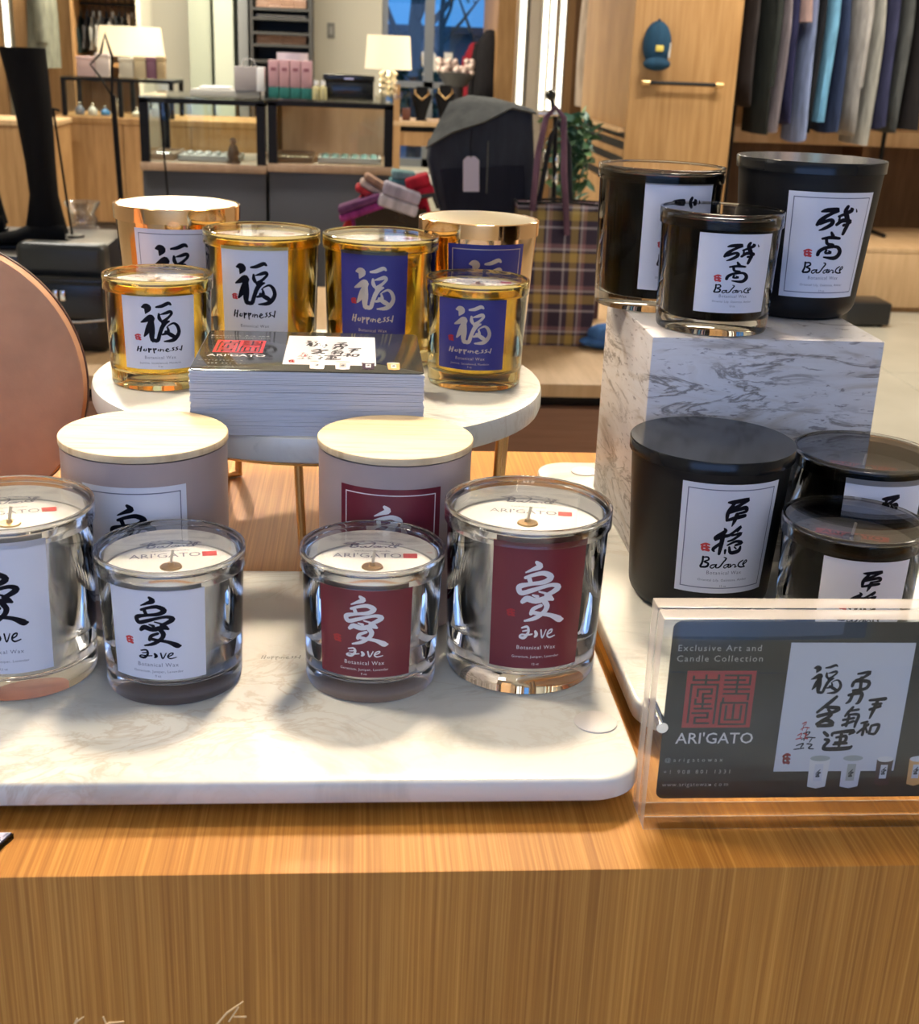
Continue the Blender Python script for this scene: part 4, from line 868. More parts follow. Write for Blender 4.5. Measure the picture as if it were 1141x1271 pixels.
# dark bag filled with scarves
sy = 3.9; sc = empty('scarf_bag', (at(487, 270, sy).x, sy, bz), 0, 'open black bag below the glass case, holding folded scarves', 'bag')
S_ = lambda px, py, dy=0: at(px, py, sy+dy)-Vector(sc.location)
a_, b_ = S_(440, 250).x, S_(528, 250).x; zt2 = S_(490, 254).z
obj('body', MB().add([(a_*.75, -.08, 0), (b_*.75, -.08, 0), (b_*.75, .08, 0), (a_*.75, .08, 0), (a_, -.11, zt2), (b_, -.11, zt2), (b_, .11, zt2), (a_, .11, zt2)], [(0, 3, 2, 1), (0, 1, 5, 4), (1, 2, 6, 5), (2, 3, 7, 6), (3, 0, 4, 7)]).mesh('b'), BAGBLK, sc).modifiers.new('s', 'SOLIDIFY').thickness = .01
obj('handle', MB().tube([S_(512, 262, -.11), S_(522, 244, -.11), S_(538, 242, -.11), S_(545, 258, -.11)], .008, 8).mesh('h'), BAGBLK, sc, smooth=60)
def scarf(px, py, w, h, cols, lbl, rot=0, dz=0):
    p = at(px, py, sy-.02+dz); o = empty('folded_scarf', p, 0, lbl, 'scarf', 'scarves in the black bag')
    n = len(cols)
    for i, c_ in enumerate(cols):
        b = MB().box(-w/2+.004*i, w/2-.003*i, -.05, .05, -h/2+h*i/n, -h/2+h*(i+1)/n-.001).mesh('fold', min(h/n, .02)*.4, 3)
        q = obj('fold', b, cloth_m('scarf', c_, .35), o, smooth=60)
    o.rotation_euler = (0, rot, 0)
    tail = obj('tail', MB().box(-w*.3, w*.2, -.02, .02, -h/2-.13, -h/2+.01).mesh('t', .008, 2), cloth_m('scarf_t', cols[0], .3), o, smooth=60)
scarf(468, 236, .12, .06, [(.5, .04, .05), (.62, .48, .42), (.42, .25, .17)], 'red and cream folded scarf in the black bag', .5)
scarf(496, 246, .12, .07, [(.60, .55, .58), (.45, .40, .48)], 'pale lilac folded scarf in the middle of the black bag', .3, -.06)
scarf(520, 232, .08, .07, [(.60, .02, .05), (.5, .02, .04)], 'bright red folded scarf at the right of the bag', -.3)
scarf(500, 222, .08, .05, [(.10, .25, .28), (.20, .35, .36)], 'teal folded scarf at the back of the bag', .1, .06)
scarf(448, 256, .14, .045, [(.30, .04, .20), (.16, .05, .14)], 'magenta and plum scarf hanging over the bag edge', -.35, -.05)
dk = empty('draped_scarf', (at(548, 300, 4.15).x, 4.15, bz), 0, 'pale pink printed scarf draped on a dark post beside the navy bag', 'scarf')
D_ = lambda px, py, dy=0: at(px, py, 4.15+dy)-Vector(dk.location)
obj('post', MB().tube([(0, 0, 0), D_(556, 176)], .016, 10).mesh('p'), BLACK, dk, smooth=40)
obj('cloth', extr([D_(536, 186), D_(562, 184), D_(580, 232), D_(600, 290), D_(565, 290), D_(538, 250)], .02, .05).mesh('c', .01, 2), cloth_m('pink_print', (.50, .42, .46), .4), dk, smooth=60)

# ------------------------------------------------------------------ glass counters
CG = mat('counter_grey', (.075, .078, .088), .45); CLED = wood('counter_ledge', (.42, .29, .19), (.48, .33, .22), (.54, .38, .26), (20, 4, 3), .5, (3, 1, 1))
def counter(px0, px1, Y, dep, ytop, yled, lbl, seed):
    x0, x1 = at(px0, 170, Y).x, at(px1, 170, Y).x; zt, zl = at((px0+px1)/2, ytop, Y).z, at((px0+px1)/2, yled, Y).z
    o = empty('glass_counter', (x0, Y, 0), 0, lbl, 'counter', 'jewellery counters'); w = x1-x0
    box('cabinet', (0, w, .02, dep, .06, zl-.035), CG, o, .003); box('plinth', (.03, w-.03, .06, dep-.03, 0, .06), BLACK, o); box('ledge', (-.005, w+.005, 0, dep+.01, zl-.035, zl), CLED, o, .003)
    for x in (.0, w-.035):
        for y in (0, dep-.035): box('post', (x, x+.035, y, y+.035, zl, zt-.012), BLACK, o)
    for b in ((0, w, 0, .03), (0, w, dep-.03, dep), (0, .03, .03, dep-.03), (w-.03, w, .03, dep-.03)): box('top_rail', (b[0], b[1], b[2], b[3], zt-.024, zt-.004), BLACK, o)
    box('glass_top', (.0, w, 0, dep, zt-.004, zt+.004), PANE, o)
    for b in ((.035, w-.035, .012, .018), (.035, w-.035, dep-.018, dep-.012), (.012, .018, .035, dep-.035), (w-.018, w-.012, .035, dep-.035)): box('glass_pane', (b[0], b[1], b[2], b[3], zl, zt-.024), PANE, o)
    return o, x0, w, zl, zt
c1, cx1, cw1, zl1, zt1 = counter(174, 329, 5.5, .62, 122, 203, 'left glass counter in black frame with a grey base', 1)
c2, cx2, cw2, zl2, zt2_ = counter(333, 488, 5.5, .62, 126, 205, 'right glass counter in black frame with a grey base', 2)
box('back_panel', (.03, cw2-.03, .50, .525, zl2+.001, zt2_-.03), CLED, c2)
def tray(px, Yc, w, d, zl, col, lbl, items, icol, seed):
    rn = random.Random(seed); x = at(px, 198, Yc).x
    t = empty('jewellery_tray', (x, Yc, zl+.0008), 0, lbl, 'tray', 'trays in the counters')
    box('base', (-w/2, w/2, -d/2, d/2, 0, .012), col, t, .003); 
    for b in ((-w/2, w/2, -d/2, -d/2+.008), (-w/2, w/2, d/2-.008, d/2), (-w/2, -w/2+.008, -d/2, d/2), (w/2-.008, w/2, -d/2, d/2)): box('rim', (*b, .012, .022), col, t)
    for i in range(items):
        tx, ty_ = -w/2+.03+(w-.06)*(i % 6)/5, -d/2+.04+(d-.08)*(i//6)/max(1, (items-1)//6)
        q = empty('pendant', (x+tx, Yc+ty_, zl+.0135), 0, 'small '+icol[1]+' jewellery piece laid out in '+lbl.split(' inside')[0]+' of the counter', 'jewellery', icol[1]+' jewellery pieces')
        obj('disc', MB().lathe([(0, 0), (.013, 0), (.016, .006), (.012, .014), (0, .016)], 14).mesh('d'), icol[0], q, smooth=60)
        obj('chain', MB().tube([(.0, .012, .008), (.012, .028, .006), (0, .040, .004), (-.012, .028, .006), (0, .012, .008)], .0022, 5).mesh('c'), BRASS, q, smooth=60)
WT = mat('tray_white', (.72, .70, .66), .6); MT = mat('tray_mint', (.35, .55, .50), .6); BT = mat('tray_brown', (.20, .13, .09), .6)
tray(263, 5.72, .26, .24, zl1, WT, 'white jewellery tray inside the left counter', 12, (mat('pearl', (.8, .78, .72), .25), 'pearl white'), 1)
tray(209, 5.80, .10, .34, zl1, CLED, 'wooden jewellery tray inside the left counter', 6, (SILVER, 'silver'), 2)
tray(434, 5.70, .27, .22, zl2, WT, 'white jewellery tray at right inside the right counter', 12, (mat('jade', (.30, .52, .47), .3), 'jade green'), 3)
tray(367, 5.75, .16, .40, zl2, BT, 'brown jewellery tray at left inside the right counter', 6, (GOLDLID, 'gold'), 4)
fg = empty('figurine', (at(290, 200, 5.555).x, 5.555, zl1+.0008), 0, 'small brown figurine standing in the left counter', 'figurine')
FB = mat('figure_brown', (.13, .075, .05), .5); obj('base', MB().lathe([(0, 0), (.03, 0), (.028, .012), (0, .012)], 20).mesh('b'), FB, fg, smooth=40); obj('body', MB().lathe([(0, .012), (.022, .012), (.026, .04), (.016, .07), (.008, .078), (0, .08)], 20).mesh('b'), FB, fg, smooth=60); obj('head', MB().ball((0, 0, .09), .014).mesh('h'), mat('figure_head', (.30, .2, .16), .5), fg, smooth=60)
# things on the counters
def onbox(name, px0, px1, py0, Y, dep, zt, m, lbl, cat, grp=None, bev=.003):
    x0, x1 = at(px0, py0, Y).x, at(px1, py0, Y).x; h = at((px0+px1)/2, py0, Y).z-zt
    o = empty(name, ((x0+x1)/2, Y, zt), 0, lbl, cat, grp); w = x1-x0
    return o, w, h
TOP1, TOP2 = zt1+.004, zt2_+.004
o, w, h = onbox('flat_box', 236, 322, 112, 5.6, .3, TOP1, WT, 'flat grey box lying on the left counter', 'box'); box('base', (-w/2, w/2, 0, .30, 0, h), mat('box_grey', (.50, .48, .42), .6), o, .003)
tag(box('folded_paper', (at(248, 108, 5.7).x, at(285, 108, 5.7).x, 5.66, 5.86, TOP1+h, TOP1+h+.010), WAXW, None, .002), 'white folded paper on the flat grey box', 'paper')
gx = empty('gift_bag', (at(309, 100, 5.58).x, 5.58+.06, TOP1+h), 0, 'white and grey paper gift bag on the left counter', 'bag')
w2 = at(330, 100, 5.58).x-at(293, 100, 5.58).x; h2 = at(309, 83, 5.58).z-TOP1-h; tg_ = mat('gift_grey', (.42, .38, .37), .6)
box('body', (-w2/2, w2*.25, -.05, .05, 0, h2), tg_, gx, .002); box('side', (w2*.25, w2/2, -.05, .05, 0, h2), WAXW, gx, .002); obj('handle', MB().tube([(-.03, -.05, h2), (-.02, -.055, h2+.03), (.02, -.055, h2+.03), (.03, -.05, h2)], .002, 5).mesh('h'), WAXW, gx, smooth=50)
PINK = mat('pink_box', (.58, .33, .35), .5); TEAL = mat('teal_base', (.02, .17, .14), .5)
rb = empty('round_box', (at(322, 90, 5.95).x, 5.95, TOP2), 0, 'round lilac pink hat box behind the gift bag', 'box')
hh_ = at(322, 64, 5.95).z-TOP2; obj('drum', MB().lathe([(0, 0), (.065, 0), (.065, hh_-.03), (0, hh_-.03)], 36).mesh('d'), mat('lilac', (.55, .42, .50), .6), rb, smooth=40); obj('lid', MB().lathe([(0, hh_-.03), (.069, hh_-.03), (.069, hh_), (0, hh_)], 36).mesh('l'), mat('lilac2', (.66, .54, .60), .6), rb, smooth=40)
rb.location.x = max(rb.location.x, cx2+.08)
for k in range(4):
    a0, a1 = 332+13.6*k, 332+13.6*(k+1)-1; x0, x1 = at(a0, 100, 5.6).x, at(a1, 100, 5.6).x; h = at(360, 75, 5.6).z-TOP2
    o = empty('pink_carton', ((x0+x1)/2+.004, 5.6, TOP2), 0, ['leftmost pink carton of the row, touching the gift bag side', 'second pink carton from the gift bag in the row', 'third pink carton from the gift bag in the row', 'pink carton at the end of the row next to the small bottles'][k], 'box', 'pink cartons on the right counter')
    w = x1-x0; box('body', (-w/2, w/2, 0, .10, h*.28, h), PINK, o, .002); box('base', (-w/2, w/2, 0, .10, 0, h*.28), TEAL, o, .002); box('print', (-w*.25, w*.25, -.001, .0, h*.72, h*.80), mat('pink_dark', (.30, .10, .13), .5), o)
BOT = solid_glass('bottle_glass', (.95, .93, .80))
for k, px in enumerate((392.5, 401)):
    o = empty('small_bottle', (at(px, 118, 5.58).x, 5.6, TOP2), 0, ['small clear bottle with white cap next to the pink cartons', 'small clear bottle with white cap next to the black box'][k], 'bottle', 'small bottles on the right counter')
    h = at(px, 100, 5.6).z-TOP2; obj('body', MB().lathe([(0, 0), (.015, 0), (.016, .003), (.016, h*.62), (.007, h*.75), (0, h*.75)], 20).mesh('b'), mat('bottle_oil', (.50, .44, .22), .15), o, smooth=50); obj('cap', MB().lathe([(0, h*.75), (.009, h*.75), (.009, h), (0, h)], 16).mesh('c'), WAXW, o, smooth=40)
kb = empty('black_box', (at(433, 120, 5.68).x, 5.68, TOP2), 0, 'glossy black box with small silver print on the right counter', 'box')
w = at(464, 110, 5.68).x-at(402, 110, 5.68).x; h = at(433, 93, 5.68).z-TOP2; KB = mat('gloss_black', (.012, .013, .014), .15)
box('body', (-w/2, w/2, 0, .16, 0, h*.72), KB, kb, .003); box('lid', (-w/2-.003, w/2+.003, -.003, .163, h*.72+.0015, h), KB, kb, .003); box('print', (-.02, .02, -.0045, -.0032, h*.82, h*.87), SILVER, kb)
SHADE = mat('lamp_shade', (.9, .82, .62), .8, emit=(1.0, .80, .50), es=.5)
def lamp(px, Y, z0, sx0, sx1, sy0, sy1, lbl, basem, ribbed):
    c_ = at(px, sy1, Y); o = empty('table_lamp', (c_.x, Y, z0), 0, lbl, 'lamp', 'table lamps'); r = (at(sx1, sy0, Y).x-at(sx0, sy0, Y).x)/2; zb, zt_ = at(px, sy1, Y).z-z0, at(px, sy0, Y).z-z0
    obj('lamp_shade', MB().lathe([(r, zb), (r*.90, zt_), (r*.90-.003, zt_), (r-.003, zb)], 48, closed=True).mesh('s'), SHADE, o, smooth=40)
    if ribbed: pr = [(0, 0), (r*.55, 0), (r*.55, .012)]+[(r*(.42 if i % 2 else .32), .012+(zb-.02)*i/8) for i in range(9)]+[(.01, zb), (.01, zb+.05), (0, zb+.05)]
    else: pr = [(0, 0), (r*.4, 0), (r*.4, .01), (.012, .02), (.02, zb*.5), (.012, zb), (.01, zb+.03), (0, zb+.03)]
    obj('base', MB().lathe(pr, 40).mesh('b'), basem, o, smooth=60)
    obj('bulb', MB().ball((0, 0, (zb+zt_)/2), .022).mesh('b'), mat('bulb', (1, 1, 1), .5, emit=(1, .78, .48), es=12), o, smooth=70)
    l = bpy.data.lights.new('lamp_bulb', 'POINT'); l.energy = 3; l.color = (1, .78, .5); l.shadow_soft_size = .03; lo = bpy.data.objects.new('lamp_bulb', l); C.objects.link(lo); lo.parent = o; lo.location = (0, 0, (zb+zt_)/2+.05)
lamp(482, 5.98, TOP2, 450, 509, 44, 86, 'small table lamp with cream shade and ribbed glass base on the right counter', thin_glass('rib_glass', (.95, .93, .85), 1.6, 3, .1), True)
cx_ = at(482, 80, 5.98).x
# ------------------------------------------------------------------ oak counter far left with glass case
FY = 9.0; ox0, ox1 = at(70, 200, FY).x, at(322, 200, FY).x; oz = at(190, 148, FY).z
oc = empty('oak_counter', (ox0, FY, 0), 0, 'long oak counter beyond the glass counters at left', 'counter')
for k in range(3):
    w = (ox1-ox0)/3; box('front_panel', (w*k+.003, w*(k+1)-.003, 0, .02, .10, oz-.04), OAKFAR, oc)
box('body', (0, ox1-ox0, .02, .7, .10, oz-.04), OAKDK, oc); box('toe_kick', (.03, ox1-ox0-.03, .05, .65, 0, .10), mat('kick', (.16, .12, .09), .6), oc); box('worktop', (-.01, ox1-ox0+.01, -.02, .72, oz-.04, oz), OAKFAR, oc, .003)
ca = empty('glass_case', (at(74, 120, FY).x, FY+.05, oz), 0, 'black framed glass case standing on the far oak counter', 'display case')
cw = at(214, 120, FY).x-at(74, 120, FY).x; chh = at(140, 98, FY).z-oz
for x in (0, cw*.5, cw-.03):
    for y in (0, .5): box('post', (x, x+.03, y, y+.03, 0, chh-.02), BLACK, ca)
for y in (0, .5): box('rail', (0, cw, y, y+.03, chh-.02, chh), BLACK, ca)
for x in (0, cw-.03): box('rail', (x, x+.03, .03, .5, chh-.02, chh), BLACK, ca)
box('glass_top', (0, cw, 0, .53, chh, chh+.008), PANE, ca); box('glass_pane', (.03, cw*.5, .01, .016, 0, chh-.02), PANE, ca); box('glass_pane', (cw*.5+.03, cw-.03, .01, .016, 0, chh-.02), PANE, ca)
rn = random.Random(9)
gcols = [(.10, .12, .18), (.55, .53, .5), (.05, .2, .45), (.35, .25, .15), (.6, .58, .5)]
for k in range(8):
    x = ca.location.x+.07+(cw-.14)*k/7; hgt = rn.uniform(.04, .10)
    if k == 4: x += .04
    o = empty('trinket', (x, FY+.28, oz), 0, 'small ornament inside the far glass case', 'ornament', 'ornaments in the far glass case'); q = mat('trinket', gcols[k % 5], .35)
    obj('body', MB().lathe([(0, 0), (.03, 0), (.034, hgt*.5), (.016, hgt*.8), (0, hgt)], 18).mesh('t'), q, o, smooth=60); obj('knob', MB().ball((0, 0, hgt+.006), .009, 10, 6).mesh('k'), SILVER, o, smooth=60)
ztc = oz+chh+.008
bk = [((.62, .45, .45), 96, 118, 70), ((.66, .58, .56), 119, 136, 66), ((.62, .58, .48), 148, 166, 72), ((.60, .50, .32), 167, 181, 70), ((.22, .10, .16), 182, 194, 71), ((.50, .38, .22), 195, 204, 70)]
nm_ = ['rosy', 'pale pink', 'cream', 'straw yellow', 'plum', 'ochre']
for k, (c_, a, b, t) in enumerate(bk):
    x0, x1 = at(a, 85, FY+.13).x, at(b, 85, FY+.13).x; h = at((a+b)/2, t, FY+.13).z-ztc
    o = empty('gift_box', ((x0+x1)/2, FY+.12, ztc), 0, nm_[k]+' gift box standing on the far glass case', 'box', 'gift boxes on the far case'); w = x1-x0
    box('carton', (-w/2, w/2, 0, .10, 0, h*.8), mat('gift', c_, .6), o, .002); box('lid', (-w/2-.003, w/2+.003, -.003, .103, h*.8+.001, h), mat('giftl', tuple(min(1, q*1.15) for q in c_), .6), o, .002)
lamp(163, 9.49, ztc, 122, 206, 33, 70, 'large table lamp with glowing cream shade on the far oak counter', mat('lamp_ceramic', (.62, .58, .52), .4), False)
# ------------------------------------------------------------------ far walls, columns and shelving
struct(box('trim_1', (at(235, 60, 10.7).x, at(262, 60, 10.7).x, 10.7, 11.1, 0, 3), SAGE)); struct(box('trim_2', (at(266, 60, 10.6).x, at(290, 60, 10.6).x, 10.6, 11.1, 0, 3), mat('sage_light', (.50, .54, .46), .55)))
struct(box('trim_3', (at(296, 60, 10.5).x, at(308, 60, 10.5).x, 10.5, 11.1, 0, 3), mat('jamb', (.20, .21, .22), .5)))
DK = mat('shelf_dark', (.045, .045, .045), .5)
sh = empty('shelf_unit', (at(311, 60, 10.3).x, 10.3, 0), 0, 'dark shelving unit with stacks of folded clothes by the cream wall', 'shelf unit'); sw_ = at(387, 60, 10.3).x-at(311, 60, 10.3).x
box('back', (0, sw_, .48, .5, 0, 2.4), DK, sh); box('side', (0, .02, 0, .48, 0, 2.4), DK, sh); box('side', (sw_-.02, sw_, 0, .48, 0, 2.4), DK, sh)
FC = [(.32, .20, .15), (.36, .24, .19), (.10, .10, .09), (.30, .19, .14), (.5, .5, .5)]
for lv, py in enumerate((10, 22, 40, 55, 75)):
    z = at(350, py, 10.3).z; box('shelf', (.02, sw_-.02, 0, .48, z-.02, z), DK, sh)
    if lv in (0, 3, 1):
        for k in range(4):
            x = sh.location.x+.09+(sw_-.18)*k/3; o = empty('folded_clothes', (x, 10.34, z+.0008), 0, ['reddish brown', 'grey', 'tan', 'rust'][min(lv, 3)]+' pile of folded clothes, '+['leftmost', 'second', 'third', 'rightmost'][k]+' on '+['the top', 'the grey second', 'the', 'the lower'][min(lv, 3)]+' dark shelf', 'folded clothes', 'folded clothes on the dark shelves')
            for j in range(3 if lv != 1 else 1): obj('fold', MB().box(-.048, .048, 0, .3, .022*j, .022*j+.020).mesh('f', .006, 2), cloth_m('fold', FC[4] if lv == 1 else FC[(k+j) % 4 if (k+j) % 4 != 2 else 0], .2), o, smooth=50)
sp = empty('switch_plate', (at(411, 38, YB).x, YB-.012, at(411, 38, YB).z), 0, 'grey switch panel on the cream wall beside the window', 'switch'); box('plate', (-.03, .03, 0, .0118, -.06, .06), mat('switch_grey', (.30, .30, .28), .5), sp, .003); box('button', (-.012, .012, -.004, 0, -.03, .03), mat('switch_b', (.5, .5, .48), .4), sp)
# upper left: niche with hanging clothes, panels, light strip
nY = 9.9
nc = empty('wall_niche', (at(92, 40, nY).x, nY, 0), 0, 'oak wardrobe niche with small shirts hanging at upper left', 'wardrobe'); nw_ = at(170, 40, nY).x-at(92, 40, nY).x; nz = at(130, 78, nY).z
box('back', (0, nw_, .5, .52, 0, 2.6), OAKFAR, nc); box('side', (-.02, 0, 0, .52, 0, 2.6), OAKFAR, nc); box('side', (nw_, nw_+.03, 0, .52, 0, 2.6), CREAM, nc); zr = at(130, 4, nY).z
box('shelf', (0, nw_, .0, .5, zr+.05, zr+.08), mat('shelf_grey', (.2, .2, .2), .5), nc); obj('rail', MB().tube([(0, .25, zr), (nw_, .25, zr)], .012, 10).mesh('r'), BLACK, nc, smooth=50); box('lower_shelf', (0, nw_, 0, .5, nz-.03, nz), OAKFAR, nc)
def garment(x, Y, w, d, z0, z1, col, lbl, cat='garment', grp=None, hem=.0, taper=.8, seed=0, sleeves=True, extra=None):
    """hanging garment: folded body seen from the hem side, sleeves, collar, hanger hook"""
    rn = random.Random(seed); o = empty('hanging_garment', (x, Y, z1), 0, lbl, cat, grp); h = z1-z0; M = cloth_m('garment', col, .28)
    m = MB(); N = 20; rows = 9; v = []
    ph = rn.uniform(0, 6)
    for j in range(rows):
        t = j/(rows-1); ww = w*(taper+(1-taper)*t)/2; dd = d*(.45+.55*min(1, t*2.2))/2
        for i in range(N):
            a = 2*PI*i/N; fo = 1+.10*t*math.sin(a*5+ph)+.05*t*math.sin(a*8+ph*2)
            v.append((ww*math.cos(a)*fo+.01*math.sin(t*4+ph), dd*math.sin(a)*fo, -.06-(h-.06)*t+hem*math.cos(a)*t))
    f = [(j*N+i, j*N+(i+1) % N, (j+1)*N+(i+1) % N, (j+1)*N+i) for j in range(rows-1) for i in range(N)]; f += [tuple(range(N))[::-1], tuple(range((rows-1)*N, rows*N))]
    obj('body', m.add(v, f).mesh('g'), M, o, smooth=70)
    if sleeves:
        for s in (-1, 1): obj('sleeve', MB().tube([(0, s*d*.20, -.08), (.0, s*d*.45, -.18), (w*.12, s*d*.52, -h*.45), (w*.15, s*d*.50, -h*.78)], [w*.26, w*.30, w*.26, w*.20], 10).mesh('s'), M, o, smooth=70)
    obj('collar', MB().lathe([(w*.30, -.07), (w*.40, -.04), (w*.30, -.02), (w*.2, -.04)], 16).mesh('c'), M, o, smooth=70)
    obj('hanger_hook', MB().tube([(0, 0, -.05), (0, 0, .01), (0, .024, .024), (0, .026, .045), (0, .0, .066), (0, -.024, .05)], .003, 6).mesh('h'), BLACK, o, smooth=50)
    return o
cols = [(.02, .035, .035), (.06, .06, .065), (.35, .35, .33), (.55, .55, .52), (.03, .03, .035), (.5, .5, .48), (.05, .06, .07), (.06, .06, .06), (.4, .33, .27)]
lbn = ['dark teal shirt at the left of the niche', 'charcoal shirt second in the niche', 'mid grey shirt in the niche', 'off white shirt in the niche', 'black shirt in the middle of the niche', 'light grey shirt in the niche', 'slate shirt in the niche', 'dark grey shirt in the niche', 'beige shirt at the right of the niche']
for k in range(9):
    px = 100+8*k; x = at(px, 20, nY+.25).x; b = [66, 60, 62, 58, 34, 50, 30, 32, 26][k]
    garment(x, nY+.25, .028, .34, at(px, b, nY+.25).z, zr-.03, cols[k], lbn[k], 'shirt', 'shirts in the upper left niche', seed=k)
# oak panels with light strips at far left
def strip_panel(px0, px1, Y, m, name='wall_cladding', lbl=None, z1=2.6):
    o = box(name, (at(px0, 60, Y).x, at(px1, 60, Y).x, Y, Y+.06, 0, z1), m); return o
lw = empty('oak_wall_panel', (0, 0, 0), 0, 'oak wall panelling with a bright light strip at far left', 'wall panel')
for a, b in ((-60, 6), (19, 36), (36, 58), (58, 92)): box('panel', (at(a, 60, 10.2).x+.004, at(b, 60, 10.2).x-.004, 10.2, 10.26, 0, 2.6), OAKFAR, lw)
LED = mat('led_strip', (1, 1, 1), .5, emit=(1, .93, .78), es=3.2)
def led(px, Y, wpx, lbl, pyb=140, grp='vertical light strips'):
    x = at(px, 40, Y).x; w = wpx*Y/1600; o = empty('light_strip', (x, Y, 0), 0, lbl, 'light', grp); zb = at(px, pyb, Y).z
    box('channel', (-w/2-.01, w/2+.01, 0, .02, zb-.02, 2.6), mat('channel', (.5, .48, .42), .5), o); box('diffuser', (-w/2, w/2, -.012, 0, zb, 2.6), LED, o)
led(9, 10.17, 5, 'bright vertical light strip at far left edge behind the boots', 100)
jk = garment(at(52, 40, 9.6).x, 9.6, .22, .30, at(60, 84, 9.6).z, 1.85, (.20, .21, .17), 'olive grey jacket hanging at upper left above the boots', 'jacket', seed=31)
garment(at(42, 40, 9.7).x, 9.98, .16, .30, at(50, 80, 9.7).z, 1.85, (.02, .022, .025), 'black jacket hanging behind the olive grey jacket', 'jacket', seed=32)
rl = tag(obj('clothes_rail', MB().tube([(at(20, 20, 9.6).x, 9.6, 1.889), (at(66, 20, 9.6).x, 9.6, 1.889), (at(66, 20, 9.6).x, 10.2, 1.889)], .012, 8).mesh('r'), BLACK), 'black clothes rail fixed to the oak panels at upper left', 'rail')
# far-left low cabinet behind the boots
lc = empty('low_cabinet', (at(0, 200, 8.0).x-.6, 8.2, 0), 0, 'low oak cabinet behind the boots at the left edge', 'cabinet'); lw_ = at(68, 200, 8.2).x-lc.location.x; lz = at(30, 150, 8.2).z
box('body', (0, lw_, .02, .5, .05, lz-.03), OAKFAR, lc); box('top', (-.01, lw_+.01, 0, .52, lz-.03, lz), BENCHTOP, lc, .003); box('door', (.01, lw_/2-.004, 0, .018, .08, lz-.05), OAKFAR, lc); box('door', (lw_/2+.004, lw_-.01, 0, .018, .08, lz-.05), OAKFAR, lc); box('plinth', (.03, lw_-.03, .04, .46, 0, .05), BLACK, lc)
# ------------------------------------------------------------------ wooden stand with busts by the window
wy = 7.2; wd_ = empty('wooden_shelf', (at(488, 160, wy).x, wy, 0), 0, 'low wooden shelf table with a drawer carrying two necklace busts', 'table'); ww = at(600, 160, wy).x-wd_.location.x; wz = at(540, 152, wy).z
box('top', (0, ww, 0, .45, wz-.025, wz), BENCHTOP, wd_, .003); box('apron', (.04, ww-.02, .03, .42, wz-.13, wz-.055), OAKFAR, wd_); box('recess', (.02, ww-.02, .04, .42, wz-.055, wz-.025), BLACK, wd_)
for x in (0, ww-.04):
    for y in (0, .41): box('leg', (x, x+.04, y, y+.04, 0, wz-.025), OAKFAR, wd_)
box('lower_board', (.04, ww-.04, .04, .41, wz-.36, wz-.34), OAKFAR, wd_)
tag(box('white_box', (wd_.location.x+.06, wd_.location.x+.30, wy+.06, wy+.36, wz-.3395, wz-.29), WAXW, None, .003), 'flat white box on the lower board under the necklace busts', 'box')
box('back_upright', (.0, .035, .01, .04, wz, wz+.19), OAKFAR, wd_)
NECK = cloth_m('bust_velvet', (.008, .008, .009), .2)
for k, px in enumerate((523, 552)):
    p = at(px, 150, wy+.12); h = at(px, 108 if k == 0 else 106, wy+.12).z-wz; o = empty('necklace_bust', (p.x, wy+.14, wz+.0008), 0, ['black velvet bust with gold necklace standing beside the lamp', 'black velvet bust with gold necklace nearer the felt bag'][k], 'bust', 'necklace busts')
    v = []; rg = [(.022, .018, 0), (.028, .02, h*.12), (.035, .022, h*.3), (.054, .03, h*.62), (.060, .032, h*.74), (.040, .028, h*.84), (.030, .026, h)]
    for rx, ry, z in rg: v += [(rx*math.cos(2*PI*i/20), ry*math.sin(2*PI*i/20), z) for i in range(20)]
    f = [(j*20+i, j*20+(i+1) % 20, (j+1)*20+(i+1) % 20, (j+1)*20+i) for j in range(6) for i in range(20)]+[tuple(range(20))[::-1], tuple(range(120, 140))]
    obj('torso', MB().add(v, f).mesh('t'), NECK, o, smooth=70); obj('foot', MB().box(-.03, .03, -.02, .02, 0, .01).mesh('f'), BLACK, o)
    obj('necklace', MB().tube([(-.034, .0, h*.90), (-.038, -.024, h*.80), (0, -.038, h*.62), (.038, -.024, h*.80), (.034, 0, h*.90)], .005, 8).mesh('n'), BRASS, o, smooth=60)
sb_ = empty('small_carton', (at(505, 148, wy).x, wy+.1, wz+.0008), 0, 'tiny dark red carton beside the necklace busts', 'box'); box('carton', (-.022, .022, 0, .04, 0, .06), mat('dk_red', (.16, .06, .04), .5), sb_, .002); box('flap', (-.022, .022, 0, .04, .0605, .064), mat('dk_red2', (.22, .09, .06), .5), sb_)
# people-free garments by the window: dark coat and red coat on dress forms, string light bowl
def form(px, Y, top, w, col, lbl):
    x = at(px, 90, Y).x; z1 = at(px, top, Y).z; o = empty('dress_form', (x, Y, 0), 0, lbl, 'dress form', 'dress forms by the window'); M = cloth_m('coat', col, .3)
    obj('coat', MB().lathe([(0, .72), (w*1.05, .72), (w*.95, 1.0), (w*.85, z1-.18), (w*.75, z1-.08), (w*.3, z1), (0, z1+.01)], 24).mesh('c'), M, o, smooth=60)
    for s in (-1, 1): obj('sleeve', MB().tube([(s*w*.7, 0, z1-.1), (s*w*1.0, .0, z1-.35), (s*w*1.05, -.02, z1-.62)], [w*.26, w*.24, w*.2], 10).mesh('s'), M, o, smooth=60)
    obj('post', MB().tube([(0, 0, .02), (0, 0, .73)], .015, 8).mesh('p'), BLACK, o, smooth=50); obj('base', MB().lathe([(0, 0), (.16, 0), (.15, .02), (0, .025)], 28).mesh('b'), BLACK, o, smooth=40)
form(607, 10.25, 38, .13, (.012, .011, .014), 'dress form in a black coat by the right end of the window')
form(587, 10.7, 54, .09, (.28, .015, .03), 'dress form in a red coat by the window')
